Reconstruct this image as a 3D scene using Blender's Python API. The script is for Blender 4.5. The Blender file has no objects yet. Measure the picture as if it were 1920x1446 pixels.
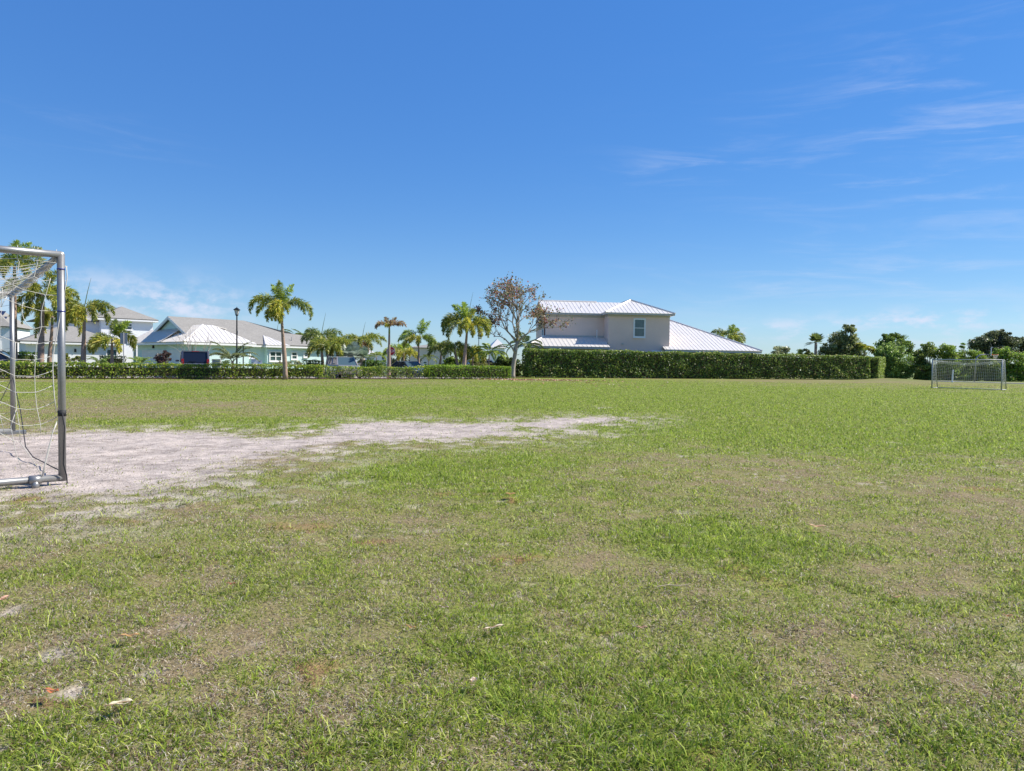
import bpy, math, random
import numpy as np
from mathutils import Vector, Matrix, Euler

random.seed(11)
RNG = np.random.default_rng(11)
SC = bpy.context.scene
COL = SC.collection
R = math.radians

# ------------------------------------------------------------------ camera
CAM_H = 1.36
FPX = 1280.0                     # focal length in pixels of the 1920 px wide photograph
cam_d = bpy.data.cameras.new('camera')
cam_d.sensor_width = 36.0
cam_d.lens = 36.0 * FPX / 1920.0
cam_d.clip_start = 0.05
cam_d.clip_end = 6000.0
cam = bpy.data.objects.new('camera', cam_d)
COL.objects.link(cam)
CAM_M = Euler((R(90 - 1.835), 0, 0)).to_matrix() @ Matrix.Rotation(R(0.80), 3, 'Z')
cam.matrix_world = Matrix.Translation((0, 0, CAM_H)) @ CAM_M.to_4x4()
SC.camera = cam

# ------------------------------------------------------------------ light
SUN_EL, SUN_AZ = 46.0, 14.0      # azimuth from +X towards +Y
SUN_DIR = Vector((math.cos(R(SUN_EL)) * math.cos(R(SUN_AZ)), math.cos(R(SUN_EL)) * math.sin(R(SUN_AZ)), math.sin(R(SUN_EL))))
sun_d = bpy.data.lights.new('sun', 'SUN')
sun_d.energy = 4.6
sun_d.angle = R(0.53)
sun_d.color = (1.0, 0.94, 0.85)
sun = bpy.data.objects.new('sun', sun_d)
sun.rotation_euler = SUN_DIR.to_track_quat('Z', 'Y').to_euler()
sun.location = (30, 10, 60)
COL.objects.link(sun)
SC.view_settings.view_transform = 'Standard'
SC.view_settings.look = 'None'
SC.view_settings.exposure = 0.75
SC.view_settings.gamma = 1.0
SC.view_settings.use_curve_mapping = False
SC.cycles.use_denoising = True
SC.cycles.max_bounces = 6
SC.cycles.diffuse_bounces = 3
SC.cycles.transparent_max_bounces = 8

world = bpy.data.worlds.new('World')
SC.world = world
world.use_nodes = True


def build_world():
    nt = world.node_tree
    N, L = nt.nodes, nt.links
    N.clear()
    out = N.new('ShaderNodeOutputWorld')
    bg = N.new('ShaderNodeBackground')
    bg.inputs['Strength'].default_value = SKY_STRENGTH
    L.new(bg.outputs[0], out.inputs[0])
    sky = N.new('ShaderNodeTexSky')
    sky.sky_type = 'NISHITA'
    sky.sun_disc = False
    sky.sun_elevation = R(SUN_EL)
    sky.sun_rotation = R(90 - SUN_AZ)
    sky.altitude = 0
    sky.air_density = 1.0
    sky.dust_density = SKY_DUST
    sky.ozone_density = 3.0
    hsv = N.new('ShaderNodeHueSaturation')
    hsv.inputs['Hue'].default_value = SKY_HUE
    hsv.inputs['Saturation'].default_value = SKY_SAT
    hsv.inputs['Value'].default_value = SKY_VAL
    gm = N.new('ShaderNodeGamma')
    gm.inputs['Gamma'].default_value = SKY_GAMMA
    L.new(sky.outputs[0], gm.inputs['Color'])
    L.new(gm.outputs[0], hsv.inputs['Color'])
    air = N.new('ShaderNodeVectorMath')          # softer range: deep blue overhead, less glare at the horizon
    air.operation = 'MULTIPLY_ADD'
    air.inputs[1].default_value = (.633, .76, .80)
    air.inputs[2].default_value = [c / 1.68 / SKY_STRENGTH for c in (.062, .10, .26)]
    L.new(hsv.outputs[0], air.inputs[0])
    tc = N.new('ShaderNodeTexCoord')
    sep = N.new('ShaderNodeSeparateXYZ')
    L.new(tc.outputs['Generated'], sep.inputs[0])

    def math_(op, a, b=None, clamp=False):
        n = N.new('ShaderNodeMath')
        n.operation = op
        n.use_clamp = clamp
        for i, v in enumerate((a, b)):
            if v is None:
                continue
            if isinstance(v, (int, float)):
                n.inputs[i].default_value = v
            else:
                L.new(v, n.inputs[i])
        return n.outputs[0]
    az = math_('ARCTAN2', sep.outputs[0], sep.outputs[1])
    el = math_('ARCSINE', sep.outputs[2])
    el_t = math_('ADD', el, math_('MULTIPLY', az, 0.05))

    def gauss(x0, sx, y0, sy):
        a = math_('DIVIDE', math_('SUBTRACT', az, x0), sx)
        b = math_('DIVIDE', math_('SUBTRACT', el, y0), sy)
        s = math_('ADD', math_('MULTIPLY', a, a), math_('MULTIPLY', b, b))
        return math_('POWER', 2.718, math_('MULTIPLY', s, -1.0))

    def noise(su, sv, scale, det, rough, lo, hi, ev=None, dist=0.0):
        c = N.new('ShaderNodeCombineXYZ')
        L.new(math_('MULTIPLY', az, su), c.inputs[0])
        L.new(math_('MULTIPLY', ev if ev is not None else el, sv), c.inputs[1])
        t = N.new('ShaderNodeTexNoise')
        t.inputs['Scale'].default_value = scale
        t.inputs['Detail'].default_value = det
        t.inputs['Roughness'].default_value = rough
        t.inputs['Distortion'].default_value = dist
        L.new(c.outputs[0], t.inputs['Vector'])
        m = N.new('ShaderNodeMapRange')
        m.interpolation_type = 'SMOOTHSTEP'
        m.inputs[1].default_value = lo
        m.inputs[2].default_value = hi
        L.new(t.outputs[0], m.inputs[0])
        return m.outputs[0]
    wisp = noise(2.2, 16.0, 2.4, 7, 0.62, 0.44, 0.82, el_t, 0.6)
    puff = noise(9.0, 16.0, 2.2, 6, 0.62, 0.40, 0.68)
    small = noise(14.0, 34.0, 1.6, 5, 0.6, 0.42, 0.70)
    terms = [
        (wisp, gauss(0.62, 0.26, 0.275, 0.12), 0.38),
        (wisp, gauss(0.24, 0.10, 0.272, 0.02), 0.36),
        (wisp, gauss(-0.52, 0.09, 0.50, 0.035), 0.40),
        (wisp, gauss(-0.60, 0.14, 0.27, 0.02), 0.25),
        (wisp, gauss(0.45, 0.25, 0.11, 0.04), 0.45),
        (puff, gauss(-0.54, 0.15, 0.074, 0.030), 0.72),
        (puff, gauss(-0.44, 0.08, 0.070, 0.020), 0.55),
        (small, gauss(0.545, 0.09, 0.060, 0.014), 1.0),
        (small, gauss(0.38, 0.08, 0.050, 0.014), 0.7),
        (small, gauss(0.55, 0.08, 0.034, 0.012), 0.45),
    ]
    tot = None
    for n_, g_, k_ in terms:
        t = math_('MULTIPLY', math_('MULTIPLY', n_, g_), k_)
        tot = t if tot is None else math_('ADD', tot, t)
    tot = math_('MINIMUM', tot, 0.85)
    mix = N.new('ShaderNodeMixRGB')
    mix.blend_type = 'MIX'
    L.new(tot, mix.inputs[0])
    # paler, less blue air just above the horizon
    hz = math_('POWER', 2.718, math_('MULTIPLY', math_('MULTIPLY', el, el), -45.0))
    haze = N.new('ShaderNodeMixRGB')
    L.new(math_('MULTIPLY', hz, 0.12), haze.inputs[0])
    L.new(air.outputs[0], haze.inputs[1])
    haze.inputs[2].default_value = (*[c / SKY_STRENGTH for c in (0.24, 0.40, 0.60)], 1)
    L.new(haze.outputs[0], mix.inputs[1])
    mix.inputs[2].default_value = (*[c / SKY_STRENGTH for c in (0.44, 0.475, 0.58)], 1)
    L.new(mix.outputs[0], bg.inputs['Color'])


SKY_STRENGTH, SKY_DUST, SKY_HUE, SKY_SAT, SKY_VAL, SKY_GAMMA = 0.10, 0.1, 0.506, 1.74, 1.20, 0.70
build_world()


# ------------------------------------------------------------------ projection of photograph pixels into the place
def ray(px, py):
    return CAM_M @ Vector(((px - 960) / FPX, -(py - 723) / FPX, -1.0))


def P(px, py, Y):
    d = ray(px, py)
    return Vector((d.x / d.y * Y, Y, CAM_H + d.z / d.y * Y))


def G(px, py, z=0.0):
    d = ray(px, py)
    t = (z - CAM_H) / d.z
    return Vector((d.x * t, d.y * t, z))


def X_at(px, Y, z=0.0):
    py = 690.0
    for _ in range(3):
        p = P(px, py, Y)
        py += (p.z - z) * FPX / Y
    return P(px, py, Y).x


def Z_at(px, py, Y):
    return P(px, py, Y).z


def hit(px, py, p0, n):
    """ray through a pixel meets the plane through p0 with normal n"""
    d = ray(px, py)
    c = Vector((0, 0, CAM_H))
    t = (Vector(p0) - c).dot(n) / d.dot(n)
    return c + d * t


# ------------------------------------------------------------------ noise
def _h(ix, iy, s):
    v = (ix.astype(np.int64) * 374761393 + iy.astype(np.int64) * 668265263 + s * 144665) & 0xffffffff
    v = ((v ^ (v >> 13)) * 1274126177) & 0xffffffff
    return ((v ^ (v >> 16)) & 0xffff) / 65535.0


def vnoise(x, y, s=0):
    ix, iy = np.floor(x), np.floor(y)
    fx, fy = x - ix, y - iy
    fx, fy = fx * fx * (3 - 2 * fx), fy * fy * (3 - 2 * fy)
    ix, iy = ix.astype(np.int64), iy.astype(np.int64)
    a = _h(ix, iy, s) * (1 - fx) + _h(ix + 1, iy, s) * fx
    b = _h(ix, iy + 1, s) * (1 - fx) + _h(ix + 1, iy + 1, s) * fx
    return a * (1 - fy) + b * fy


def fbm(x, y, s=0, o=4):
    t, a, n = 0, .5, 0
    for k in range(o):
        t = t + a * vnoise(x * 2 ** k, y * 2 ** k, s + k * 17)
        n += a
        a *= .55
    return t / n


# ------------------------------------------------------------------ materials
MATS = {}


def mat(name, col=(.5, .5, .5), rough=.6, metal=0.0, spec=.4, noise=None, bump=None, attr=False, transl=0.0, streak=None, coat=0.0):
    if name in MATS:
        return MATS[name]
    m = bpy.data.materials.new(name)
    MATS[name] = m
    m.use_nodes = True
    nt = m.node_tree
    N, L = nt.nodes, nt.links
    b = N['Principled BSDF']
    b.inputs['Roughness'].default_value = rough
    b.inputs['Metallic'].default_value = metal
    b.inputs['Specular IOR Level'].default_value = spec
    b.inputs['Coat Weight'].default_value = coat
    if attr:
        a = N.new('ShaderNodeAttribute')
        a.attribute_name = 'Col'
        src = a.outputs['Color']
    else:
        rgb = N.new('ShaderNodeRGB')
        rgb.outputs[0].default_value = (*col, 1)
        src = rgb.outputs[0]
    geo = N.new('ShaderNodeNewGeometry')

    def add_noise(src, sc, amt, vec_scale=None):
        t = N.new('ShaderNodeTexNoise')
        t.inputs['Scale'].default_value = sc
        t.inputs['Detail'].default_value = 6
        t.inputs['Roughness'].default_value = .65
        if vec_scale:
            mp = N.new('ShaderNodeMapping')
            mp.inputs['Scale'].default_value = vec_scale
            L.new(geo.outputs['Position'], mp.inputs[0])
            L.new(mp.outputs[0], t.inputs['Vector'])
        else:
            L.new(geo.outputs['Position'], t.inputs['Vector'])
        mr = N.new('ShaderNodeMapRange')
        mr.inputs[1].default_value = .25
        mr.inputs[2].default_value = .75
        mr.inputs[3].default_value = 1 - amt
        mr.inputs[4].default_value = 1 + amt
        L.new(t.outputs[0], mr.inputs[0])
        mx = N.new('ShaderNodeVectorMath')
        mx.operation = 'SCALE'
        L.new(src, mx.inputs[0])
        L.new(mr.outputs[0], mx.inputs['Scale'])
        return mx.outputs[0]
    if noise:
        for k in range(0, len(noise), 2):
            src = add_noise(src, noise[k], noise[k + 1])
    if streak:
        src = add_noise(src, streak[0], streak[1], streak[2])
    L.new(src, b.inputs['Base Color'])
    if bump:
        t = N.new('ShaderNodeTexNoise')
        t.inputs['Scale'].default_value = bump[0]
        t.inputs['Detail'].default_value = 5
        L.new(geo.outputs['Position'], t.inputs['Vector'])
        bp = N.new('ShaderNodeBump')
        bp.inputs['Strength'].default_value = bump[1]
        bp.inputs['Distance'].default_value = bump[2] if len(bump) > 2 else .02
        L.new(t.outputs[0], bp.inputs['Height'])
        L.new(bp.outputs[0], b.inputs['Normal'])
    if transl:
        tr = N.new('ShaderNodeBsdfTranslucent')
        L.new(src, tr.inputs[0])
        mx = N.new('ShaderNodeMixShader')
        mx.inputs[0].default_value = transl
        L.new(b.outputs[0], mx.inputs[1])
        L.new(tr.outputs[0], mx.inputs[2])
        L.new(mx.outputs[0], N['Material Output'].inputs[0])
    return m


M_LEAF = mat('leaf', rough=.42, spec=.45, attr=True, transl=.50)
M_FROND = mat('palm_leaf', rough=.40, spec=.45, attr=True, transl=.38)
M_BLADE = mat('grass_blade', rough=.55, spec=.25, attr=True, transl=.50)
M_GROUND = mat('turf_soil', rough=.95, spec=.1, attr=True, noise=(1.3, .12, 9.0, .16, 55.0, .28), bump=(38.0, .7, .03))
M_BARK = mat('bark', (.30, .26, .21), .9, noise=(3.0, .25, 22.0, .2), bump=(30, .5))
M_PALEBARK = mat('pale_bark', (.36, .31, .26), .85, noise=(2.5, .2, 18.0, .2), bump=(25, .4))
M_PALMBARK = mat('palm_bark', (.35, .245, .185), .9, noise=(4.0, .15), streak=(6.0, .28, (.4, .4, 3.0)), bump=(25, .4))
M_HEDGECORE = mat('hedge_core_shade', (.060, .050, .030), .95, noise=(9.0, .4))  # dark tone stands in for the shade deep inside the hedges
M_STEM = mat('hedge_stems', (.30, .25, .19), .9, noise=(9.0, .3))
M_GALV = mat('galvanised_steel', (.27, .27, .265), .40, .55, .5, noise=(5.0, .10, 40.0, .10))
M_NET = mat('net_cord', (.58, .56, .50), .8, noise=(30, .1))
M_BLACK = mat('black_rubber', (.02, .02, .022), .7)
M_BLUE = mat('blue_tie', (.03, .04, .22), .5)
M_WHITEMETAL = mat('white_metal', (.38, .38, .37), .45, noise=(6, .1))
M_ROOFMETAL = mat('metal_roof', (.74, .695, .635), .36, .20, .5, noise=(.7, .05, 6.0, .04))
M_SHINGLE = mat('grey_shingle', (.25, .238, .215), .92, noise=(1.0, .08, 7.0, .22), streak=(5.0, .14, (.5, .5, 6.0)), bump=(14, .5))
M_TAUPE = mat('taupe_stucco', (.82, .62, .52), .9, noise=(.6, .06, 25.0, .05), bump=(60, .2))
M_BOUNCECREAM = mat('bounce_cream_stucco', (.62, .54, .42), .9, noise=(.6, .06))  # house wall colour shifted to cream for warm bounced light under the low eaves
M_AQUA = mat('aqua_stucco', (.62, .785, .775), .85, noise=(.5, .05, 20.0, .03))
M_AQUADK = mat('aqua_paint', (.55, .70, .68), .85, noise=(.5, .05))
M_WHITE = mat('white_paint', (.80, .80, .78), .6, noise=(.8, .04))
M_HWHITE = mat('white_stucco', (.78, .79, .80), .85, noise=(.5, .05))
M_TRIM = mat('white_trim', (.82, .82, .80), .5)
M_GUTTER = mat('grey_gutter', (.52, .49, .45), .6)
M_BEIGEH = mat('beige_stucco', (.60, .55, .50), .9, noise=(.5, .06))
M_TEALDOOR = mat('teal_door', (.02, .30, .30), .5)
M_GLASS = mat('window_glass', (.055, .10, .10), .06, .0, .9, noise=(2.0, .3))
M_CARGLASS = mat('car_glass', (.015, .02, .04), .08, 0, .35)
M_WINDSCREEN = mat('windscreen', (.06, .10, .12), .16, 0, .35)
M_SOLAR = mat('solar_panel', (.02, .022, .05), .2, 0, .7)
M_ASPHALT = mat('asphalt', (.10, .10, .10), .92, noise=(2, .15, 30, .2))
M_CONC = mat('concrete', (.45, .42, .39), .9, noise=(.8, .08, 12, .08))
M_MULCH = mat('mulch', (.17, .105, .07), .95, spec=.03, noise=(8, .4, 40, .4), bump=(40, .8))
M_LAMPBLACK = mat('lamp_black', (.015, .016, .015), .5)
M_LAMPGLASS = mat('lamp_glass', (.62, .63, .62), .25, 0, .5)
M_RED = mat('sign_red', (.50, .022, .025), .45)
M_SIGNWHITE = mat('sign_white', (.80, .80, .78), .45)
M_SIGNGREY = mat('sign_back', (.34, .35, .37), .5, .4)
M_ORANGE = mat('rim_orange', (.72, .16, .03), .5)
M_BOXGREY = mat('box_grey', (.33, .33, .31), .7)
M_TYRE = mat('tyre', (.025, .025, .025), .85)
M_RIM = mat('rim', (.62, .62, .62), .35, .7)
M_TAIL = mat('tail_lamp', (.42, .015, .02), .2)
M_HEAD = mat('head_lamp', (.75, .77, .78), .1)
M_PLATE = mat('number_plate', (.72, .72, .70), .5)
M_RUBBERTRIM = mat('dark_trim', (.03, .03, .03), .6)
M_VAN = mat('van_paint', (.13, .13, .165), .28, .3, .5, coat=.6)
M_SUV = mat('suv_paint', (.40, .36, .35), .28, .45, .5, coat=.6)
M_SEDAN = mat('sedan_paint', (.022, .035, .085), .22, .3, .5, coat=.8)
M_WCAR = mat('white_car_paint', (.74, .75, .77), .25, 0, .5, coat=.6)
M_BCAR = mat('black_car_paint', (.012, .012, .015), .2, .2, .5, coat=.8)
M_DRYLEAF = mat('dry_leaf', rough=.7, attr=True, noise=(60, .2), transl=.15)


# ------------------------------------------------------------------ objects
def tag(o, label=None, cat=None, group=None, kind=None):
    if label:
        o['label'] = label
    if cat:
        o['category'] = cat
    if group:
        o['group'] = group
    if kind:
        o['kind'] = kind
    return o


def thing(name, label, cat, loc=(0, 0, 0), rz=0.0, group=None):
    o = bpy.data.objects.new(name, None)
    o.empty_display_size = .2
    COL.objects.link(o)
    o.location = loc
    o.rotation_euler = (0, 0, rz)
    return tag(o, label, cat, group)


def copy_tree(o, parent=None):
    c = o.copy()
    COL.objects.link(c)
    if parent:
        c.parent = parent
    for ch in [x for x in o.children]:
        copy_tree(ch, c)
    return c


def link_mesh(name, V, faces, m, parent=None, smooth=False, off=None, cols=None):
    """V (n,3); faces list of index tuples"""
    V = np.asarray(V, dtype=np.float64).reshape(-1, 3)
    if off is not None:
        V = V - np.array(off)
    me = bpy.data.meshes.new(name)
    me.from_pydata(V.tolist(), [], faces)
    if smooth:
        me.polygons.foreach_set('use_smooth', np.ones(len(me.polygons), dtype=bool))
    me.materials.append(m)
    me.update()
    o = bpy.data.objects.new(name, me)
    COL.objects.link(o)
    if parent:
        o.parent = parent
    return o


def fast_mesh(name, V, k, C, m, parent=None, off=None, tri_tail=None):
    """n polygons of k own corners each. V (n,k,3), C (n,3) colour per polygon"""
    n = len(V)
    V = V.reshape(-1, 3).astype(np.float32)
    if off is not None:
        V = V - np.array(off, dtype=np.float32)
    me = bpy.data.meshes.new(name)
    me.vertices.add(n * k)
    me.vertices.foreach_set('co', V.ravel())
    me.loops.add(n * k)
    me.loops.foreach_set('vertex_index', np.arange(n * k, dtype=np.int32))
    me.polygons.add(n)
    me.polygons.foreach_set('loop_start', np.arange(n, dtype=np.int32) * k)
    me.update(calc_edges=True)
    a = me.attributes.new('Col', 'FLOAT_COLOR', 'FACE')
    c4 = np.ones((n, 4), dtype=np.float32)
    c4[:, :3] = C
    a.data.foreach_set('color', c4.ravel())
    me.materials.append(m)
    o = bpy.data.objects.new(name, me)
    COL.objects.link(o)
    if parent:
        o.parent = parent
    return o


class MB:
    """collects simple shapes that end as ONE mesh"""

    def __init__(s):
        s.v, s.f = [], []

    def poly(s, pts):
        i = len(s.v)
        s.v += [tuple(p) for p in pts]
        s.f.append(tuple(range(i, i + len(pts))))
        return s

    def box(s, c, size, M=None):
        c = Vector(c)
        hx, hy, hz = size[0] / 2, size[1] / 2, size[2] / 2
        i = len(s.v)
        for x, y, z in ((-1, -1, -1), (1, -1, -1), (1, 1, -1), (-1, 1, -1), (-1, -1, 1), (1, -1, 1), (1, 1, 1), (-1, 1, 1)):
            q = Vector((x * hx, y * hy, z * hz))
            if M is not None:
                q = M @ q
            s.v.append(tuple(c + q))
        for f in ((0, 3, 2, 1), (4, 5, 6, 7), (0, 1, 5, 4), (1, 2, 6, 5), (2, 3, 7, 6), (3, 0, 4, 7)):
            s.f.append(tuple(i + k for k in f))
        return s

    def bar(s, a, b, w, h, up=(0, 0, 1)):
        a, b = Vector(a), Vector(b)
        d = (b - a)
        L = d.length
        if L < 1e-6:
            return s
        d.normalize()
        up = Vector(up)
        y = up.cross(d)
        if y.length < 1e-4:
            y = Vector((1, 0, 0)).cross(d)
        y.normalize()
        z = d.cross(y)
        M = Matrix((d, y, z)).transposed()
        return s.box((a + b) / 2, (L, w, h), M)

    def tube(s, pts, r, n=8, cap=True):
        pts = [Vector(p) for p in pts]
        rs = r if isinstance(r, (list, tuple)) else [r] * len(pts)
        rings = []
        prev = None
        for k, p in enumerate(pts):
            if k == 0:
                d = pts[1] - p
            elif k == len(pts) - 1:
                d = p - pts[k - 1]
            else:
                d = pts[k + 1] - pts[k - 1]
            if d.length < 1e-9:
                d = Vector((0, 0, 1))
            d.normalize()
            if prev is None:
                x = Vector((0, 0, 1)).cross(d)
                if x.length < 1e-3:
                    x = Vector((1, 0, 0))
            else:
                x = prev - d * prev.dot(d)
                if x.length < 1e-4:
                    x = Vector((1, 0, 0)).cross(d)
            x.normalize()
            prev = x
            y = d.cross(x)
            i = len(s.v)
            for j in range(n):
                a = 2 * math.pi * j / n
                s.v.append(tuple(p + (x * math.cos(a) + y * math.sin(a)) * rs[k]))
            rings.append(i)
        for a, b in zip(rings, rings[1:]):
            for j in range(n):
                s.f.append((a + j, a + (j + 1) % n, b + (j + 1) % n, b + j))
        if cap:
            s.f.append(tuple(rings[0] + j for j in range(n))[::-1])
            s.f.append(tuple(rings[-1] + j for j in range(n)))
        return s

    def loft(s, rings, closed=True, cap=True):
        idx = []
        for r in rings:
            idx.append(len(s.v))
            s.v += [tuple(p) for p in r]
        n = len(rings[0])
        for a, b in zip(idx, idx[1:]):
            for j in range(n if closed else n - 1):
                s.f.append((a + j, a + (j + 1) % n, b + (j + 1) % n, b + j))
        if cap:
            s.f.append(tuple(idx[0] + j for j in range(n))[::-1])
            s.f.append(tuple(idx[-1] + j for j in range(n)))
        return s

    def build(s, name, m, parent=None, smooth=False, off=None):
        return link_mesh(name, s.v, s.f, m, parent, smooth, off)


def unit(a):
    return a / np.maximum(np.linalg.norm(a, axis=-1, keepdims=True), 1e-9)


def rand_dirs(n):
    return unit(RNG.normal(size=(n, 3)))


def leaf_quads(c, nrm, size, aspect=.55):
    """kite leaves round centres c with normals nrm"""
    n = len(c)
    t = unit(np.cross(nrm, rand_dirs(n)))
    b = np.cross(nrm, t)
    L = (size * RNG.uniform(.65, 1.35, n))[:, None]
    W = L * aspect
    bend = nrm * L * RNG.uniform(-.15, .15, (n, 1))
    return np.stack([c - t * L * .5, c + b * W * .5 + bend, c + t * L * .5, c - b * W * .5 + bend], axis=1)


def mixcols(n, cols, jit=.18):
    cols = np.array(cols, dtype=float)
    w = cols[:, 3] / cols[:, 3].sum()
    k = RNG.choice(len(cols), n, p=w)
    return 1.55 * cols[k, :3] * RNG.uniform(1 - jit, 1 + jit, (n, 1))


# ------------------------------------------------------------------ ground: zones of the field (in metres on the field)
def blobs(rows):
    out = []
    for px, py, rx, ry, k in rows:
        c = G(px, py)
        e = G(px + rx, py)
        far = G(px, max(py - ry, 703))
        near = G(px, py + ry)
        out.append((c.x, c.y, abs(e.x - c.x), max(abs(far.y - near.y) / 2, .05), k))
    return out


B_LUSH = blobs([(1330, 1015, 210, 48, 1.25), (1540, 770, 640, 60, 1.0), (1250, 812, 330, 26, .7), (850, 878, 210, 40, 1.0), (700, 900, 120, 26, .6), (1080, 1330, 330, 110, .8),
                (480, 795, 260, 14, .8), (300, 725, 420, 8, .5), (900, 760, 260, 14, .45), (900, 735, 500, 10, .5), (230, 1060, 300, 90, .25), (860, 1190, 200, 60, .4),
                (640, 1060, 160, 40, .35), (1820, 1420, 120, 60, .6), (1380, 1250, 120, 50, .35), (720, 1440, 200, 60, .35), (100, 1400, 160, 60, .4), (1050, 855, 160, 26, .4),
                (1720, 830, 280, 22, .7), (1500, 735, 500, 12, .7), (1060, 930, 200, 20, .3)])
B_DRY = blobs([(1560, 905, 420, 46, .55), (1290, 860, 180, 22, .5), (1850, 935, 160, 60, .4), (400, 757, 320, 13, .62), (260, 765, 220, 9, .4), (320, 716, 420, 5, .8), (1700, 716, 260, 4, 1.0),
               (900, 765, 160, 7, .5), (1140, 762, 80, 8, .8), (830, 750, 200, 6, .4), (1720, 752, 110, 6, .5), (1640, 1010, 260, 60, .18), (560, 1010, 260, 50, .3), (1560, 1210, 260, 60, .4),
               (250, 1200, 260, 70, .3), (1200, 990, 150, 40, .25), (1870, 870, 120, 20, .6), (700, 790, 90, 8, .2)])
B_RED = blobs([(560, 988, 70, 9, .9), (965, 1050, 70, 10, .9), (590, 1265, 50, 30, .9), (705, 1015, 40, 7, .9), (1700, 1105, 45, 10, .6), (95, 1320, 60, 16, .8), (60, 935, 60, 9, .9),
               (835, 928, 30, 6, .8), (260, 975, 60, 9, .6), (450, 950, 50, 8, .4), (1850, 918, 40, 7, .7), (300, 1290, 40, 12, .5), (640, 955, 60, 9, .4), (560, 1420, 60, 20, .5),
               (1300, 1095, 50, 8, .5), (960, 940, 14, 5, .8), (1420, 1140, 50, 12, .3), (250, 1040, 40, 7, .5), (1400, 1080, 60, 14, .35)])
B_SAND = blobs([(650, 905, 55, 9, .8), (540, 940, 80, 8, .7), (810, 995, 50, 7, .8), (600, 860, 80, 8, .5), (880, 848, 40, 7, .7), (1290, 962, 26, 5, .8), (110, 1225, 60, 15, .85), (345, 1168, 36, 9, .9),
                (125, 1302, 38, 20, .95), (487, 1205, 34, 12, .7), (305, 1262, 50, 14, .7), (1110, 812, 26, 4, .9), (1150, 818, 26, 4, .8), (20, 1140, 30, 16, .9), (1000, 990, 30, 6, .5), (1910, 1245, 20, 10, .8),
                (760, 950, 40, 7, .4), (1130, 765, 26, 3, .7), (1800, 855, 40, 4, .5), (1680, 830, 40, 3, .5), (990, 830, 30, 4, .6), (1260, 1000, 26, 5, .3), (340, 1320, 30, 10, .5), (430, 1090, 30, 8, .4), (1600, 1420, 40, 14, .4),
                (690, 1000, 30, 5, .5), (740, 1090, 30, 6, .4), (590, 1180, 36, 8, .4), (60, 1100, 30, 8, .35), (960, 1160, 30, 7, .3)])
SAND_PX = [(-400, 815), (-100, 815), (0, 814), (50, 816), (130, 812), (240, 811), (310, 808), (385, 810), (420, 816), (480, 821), (545, 826), (580, 823), (610, 810), (640, 797), (700, 792), (760, 790), (800, 794),
           (850, 796), (900, 793), (950, 793), (1000, 790), (1045, 785), (1100, 781), (1168, 783), (1120, 792), (1075, 797), (1050, 805), (960, 801), (930, 803), (985, 812), (960, 819), (905, 816), (880, 822), (800, 821),
           (770, 824), (700, 826), (640, 828), (600, 834), (560, 838), (535, 848), (500, 853), (480, 864), (440, 868), (420, 878), (390, 888), (370, 900), (330, 906), (260, 918), (215, 927), (160, 936), (120, 930),
           (60, 921), (0, 918), (-300, 940), (-700, 930)]
SAND_POLY = np.array([[G(a, b).x, G(a, b).y] for a, b in SAND_PX])


def poly_sd(x, y, poly):
    d2 = np.full(x.shape, 1e12)
    ins = np.zeros(x.shape, dtype=bool)
    n = len(poly)
    for i in range(n):
        ax, ay = poly[i]
        bx, by = poly[(i + 1) % n]
        ex, ey = bx - ax, by - ay
        t = np.clip(((x - ax) * ex + (y - ay) * ey) / (ex * ex + ey * ey + 1e-12), 0, 1)
        d2 = np.minimum(d2, (x - ax - t * ex) ** 2 + (y - ay - t * ey) ** 2)
        c = ((ay > y) != (by > y)) & (x < (bx - ax) * (y - ay) / (by - ay + 1e-12) + ax)
        ins ^= c
    return np.where(ins, -1, 1) * np.sqrt(d2)


def blobsum(x, y, B):
    t = np.zeros(x.shape)
    for cx, cy, rx, ry, k in B:
        q = ((x - cx) / rx) ** 2 + ((y - cy) / ry) ** 2
        t = t + k * np.exp(-q * 1.2)
    return t


def zones(x, y):
    n1 = fbm(x * 1.3, y * 1.3, 1)
    n2 = fbm(x * 4.1, y * 4.1, 5)
    n3 = fbm(x * .28, y * .28, 9)
    n4 = fbm(x * 9.0, y * 9.0, 13, 3)
    d = poly_sd(x + (n2 - .5) * .7, y + (n1 - .5) * 1.1 + (n2 - .5) * .8, SAND_POLY)
    sand = np.clip(.62 - d * np.where(y > 10.5, 3.4, 1.9) - (n4 - .5) * 2.4 - (n2 - .5) * .8, 0, 1)
    near = np.clip(1 - np.abs(d - .3) / 2.0, 0, 1) * np.clip((n2 - .45) * 9, 0, 1) * .9
    spots = .80 * np.clip(blobsum(x, y, B_SAND) * 1.6 - .55 + (n4 - .5) * 1.8 + (n2 - .5) * 1.6, 0, 1)
    speck = np.clip((n4 - .66) * 7, 0, 1) * np.clip((n1 - .47) * 5, 0, 1) * .75
    sand = np.clip(np.maximum.reduce([sand, near, spots, speck * (y < 14)]), 0, 1)
    red = .85 * np.clip(blobsum(x, y, B_RED) * 1.4 - .42 + np.clip((n1 - .555) * 2.8, 0, .6) * (y < 9) + (n4 - .5) * 2.0 + (n2 - .5), 0, 1) * (1 - sand)
    lush = blobsum(x, y, B_LUSH)
    dry = blobsum(x, y, B_DRY)
    g = .20 + .43 * np.clip((y - 10) / 12, 0, 1) + .9 * (fbm(x * .16, y * .42, 101, 4) - .5) * np.clip((y - 10) / 10, 0, 1) + .60 * lush - .46 * dry + (n1 - .5) * .85 + (n2 - .5) * .95 + (n3 - .5) * .5 + (n4 - .5) * .55
    g = np.clip(g, 0, 1)
    return sand, red, g, n2, n4


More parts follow.
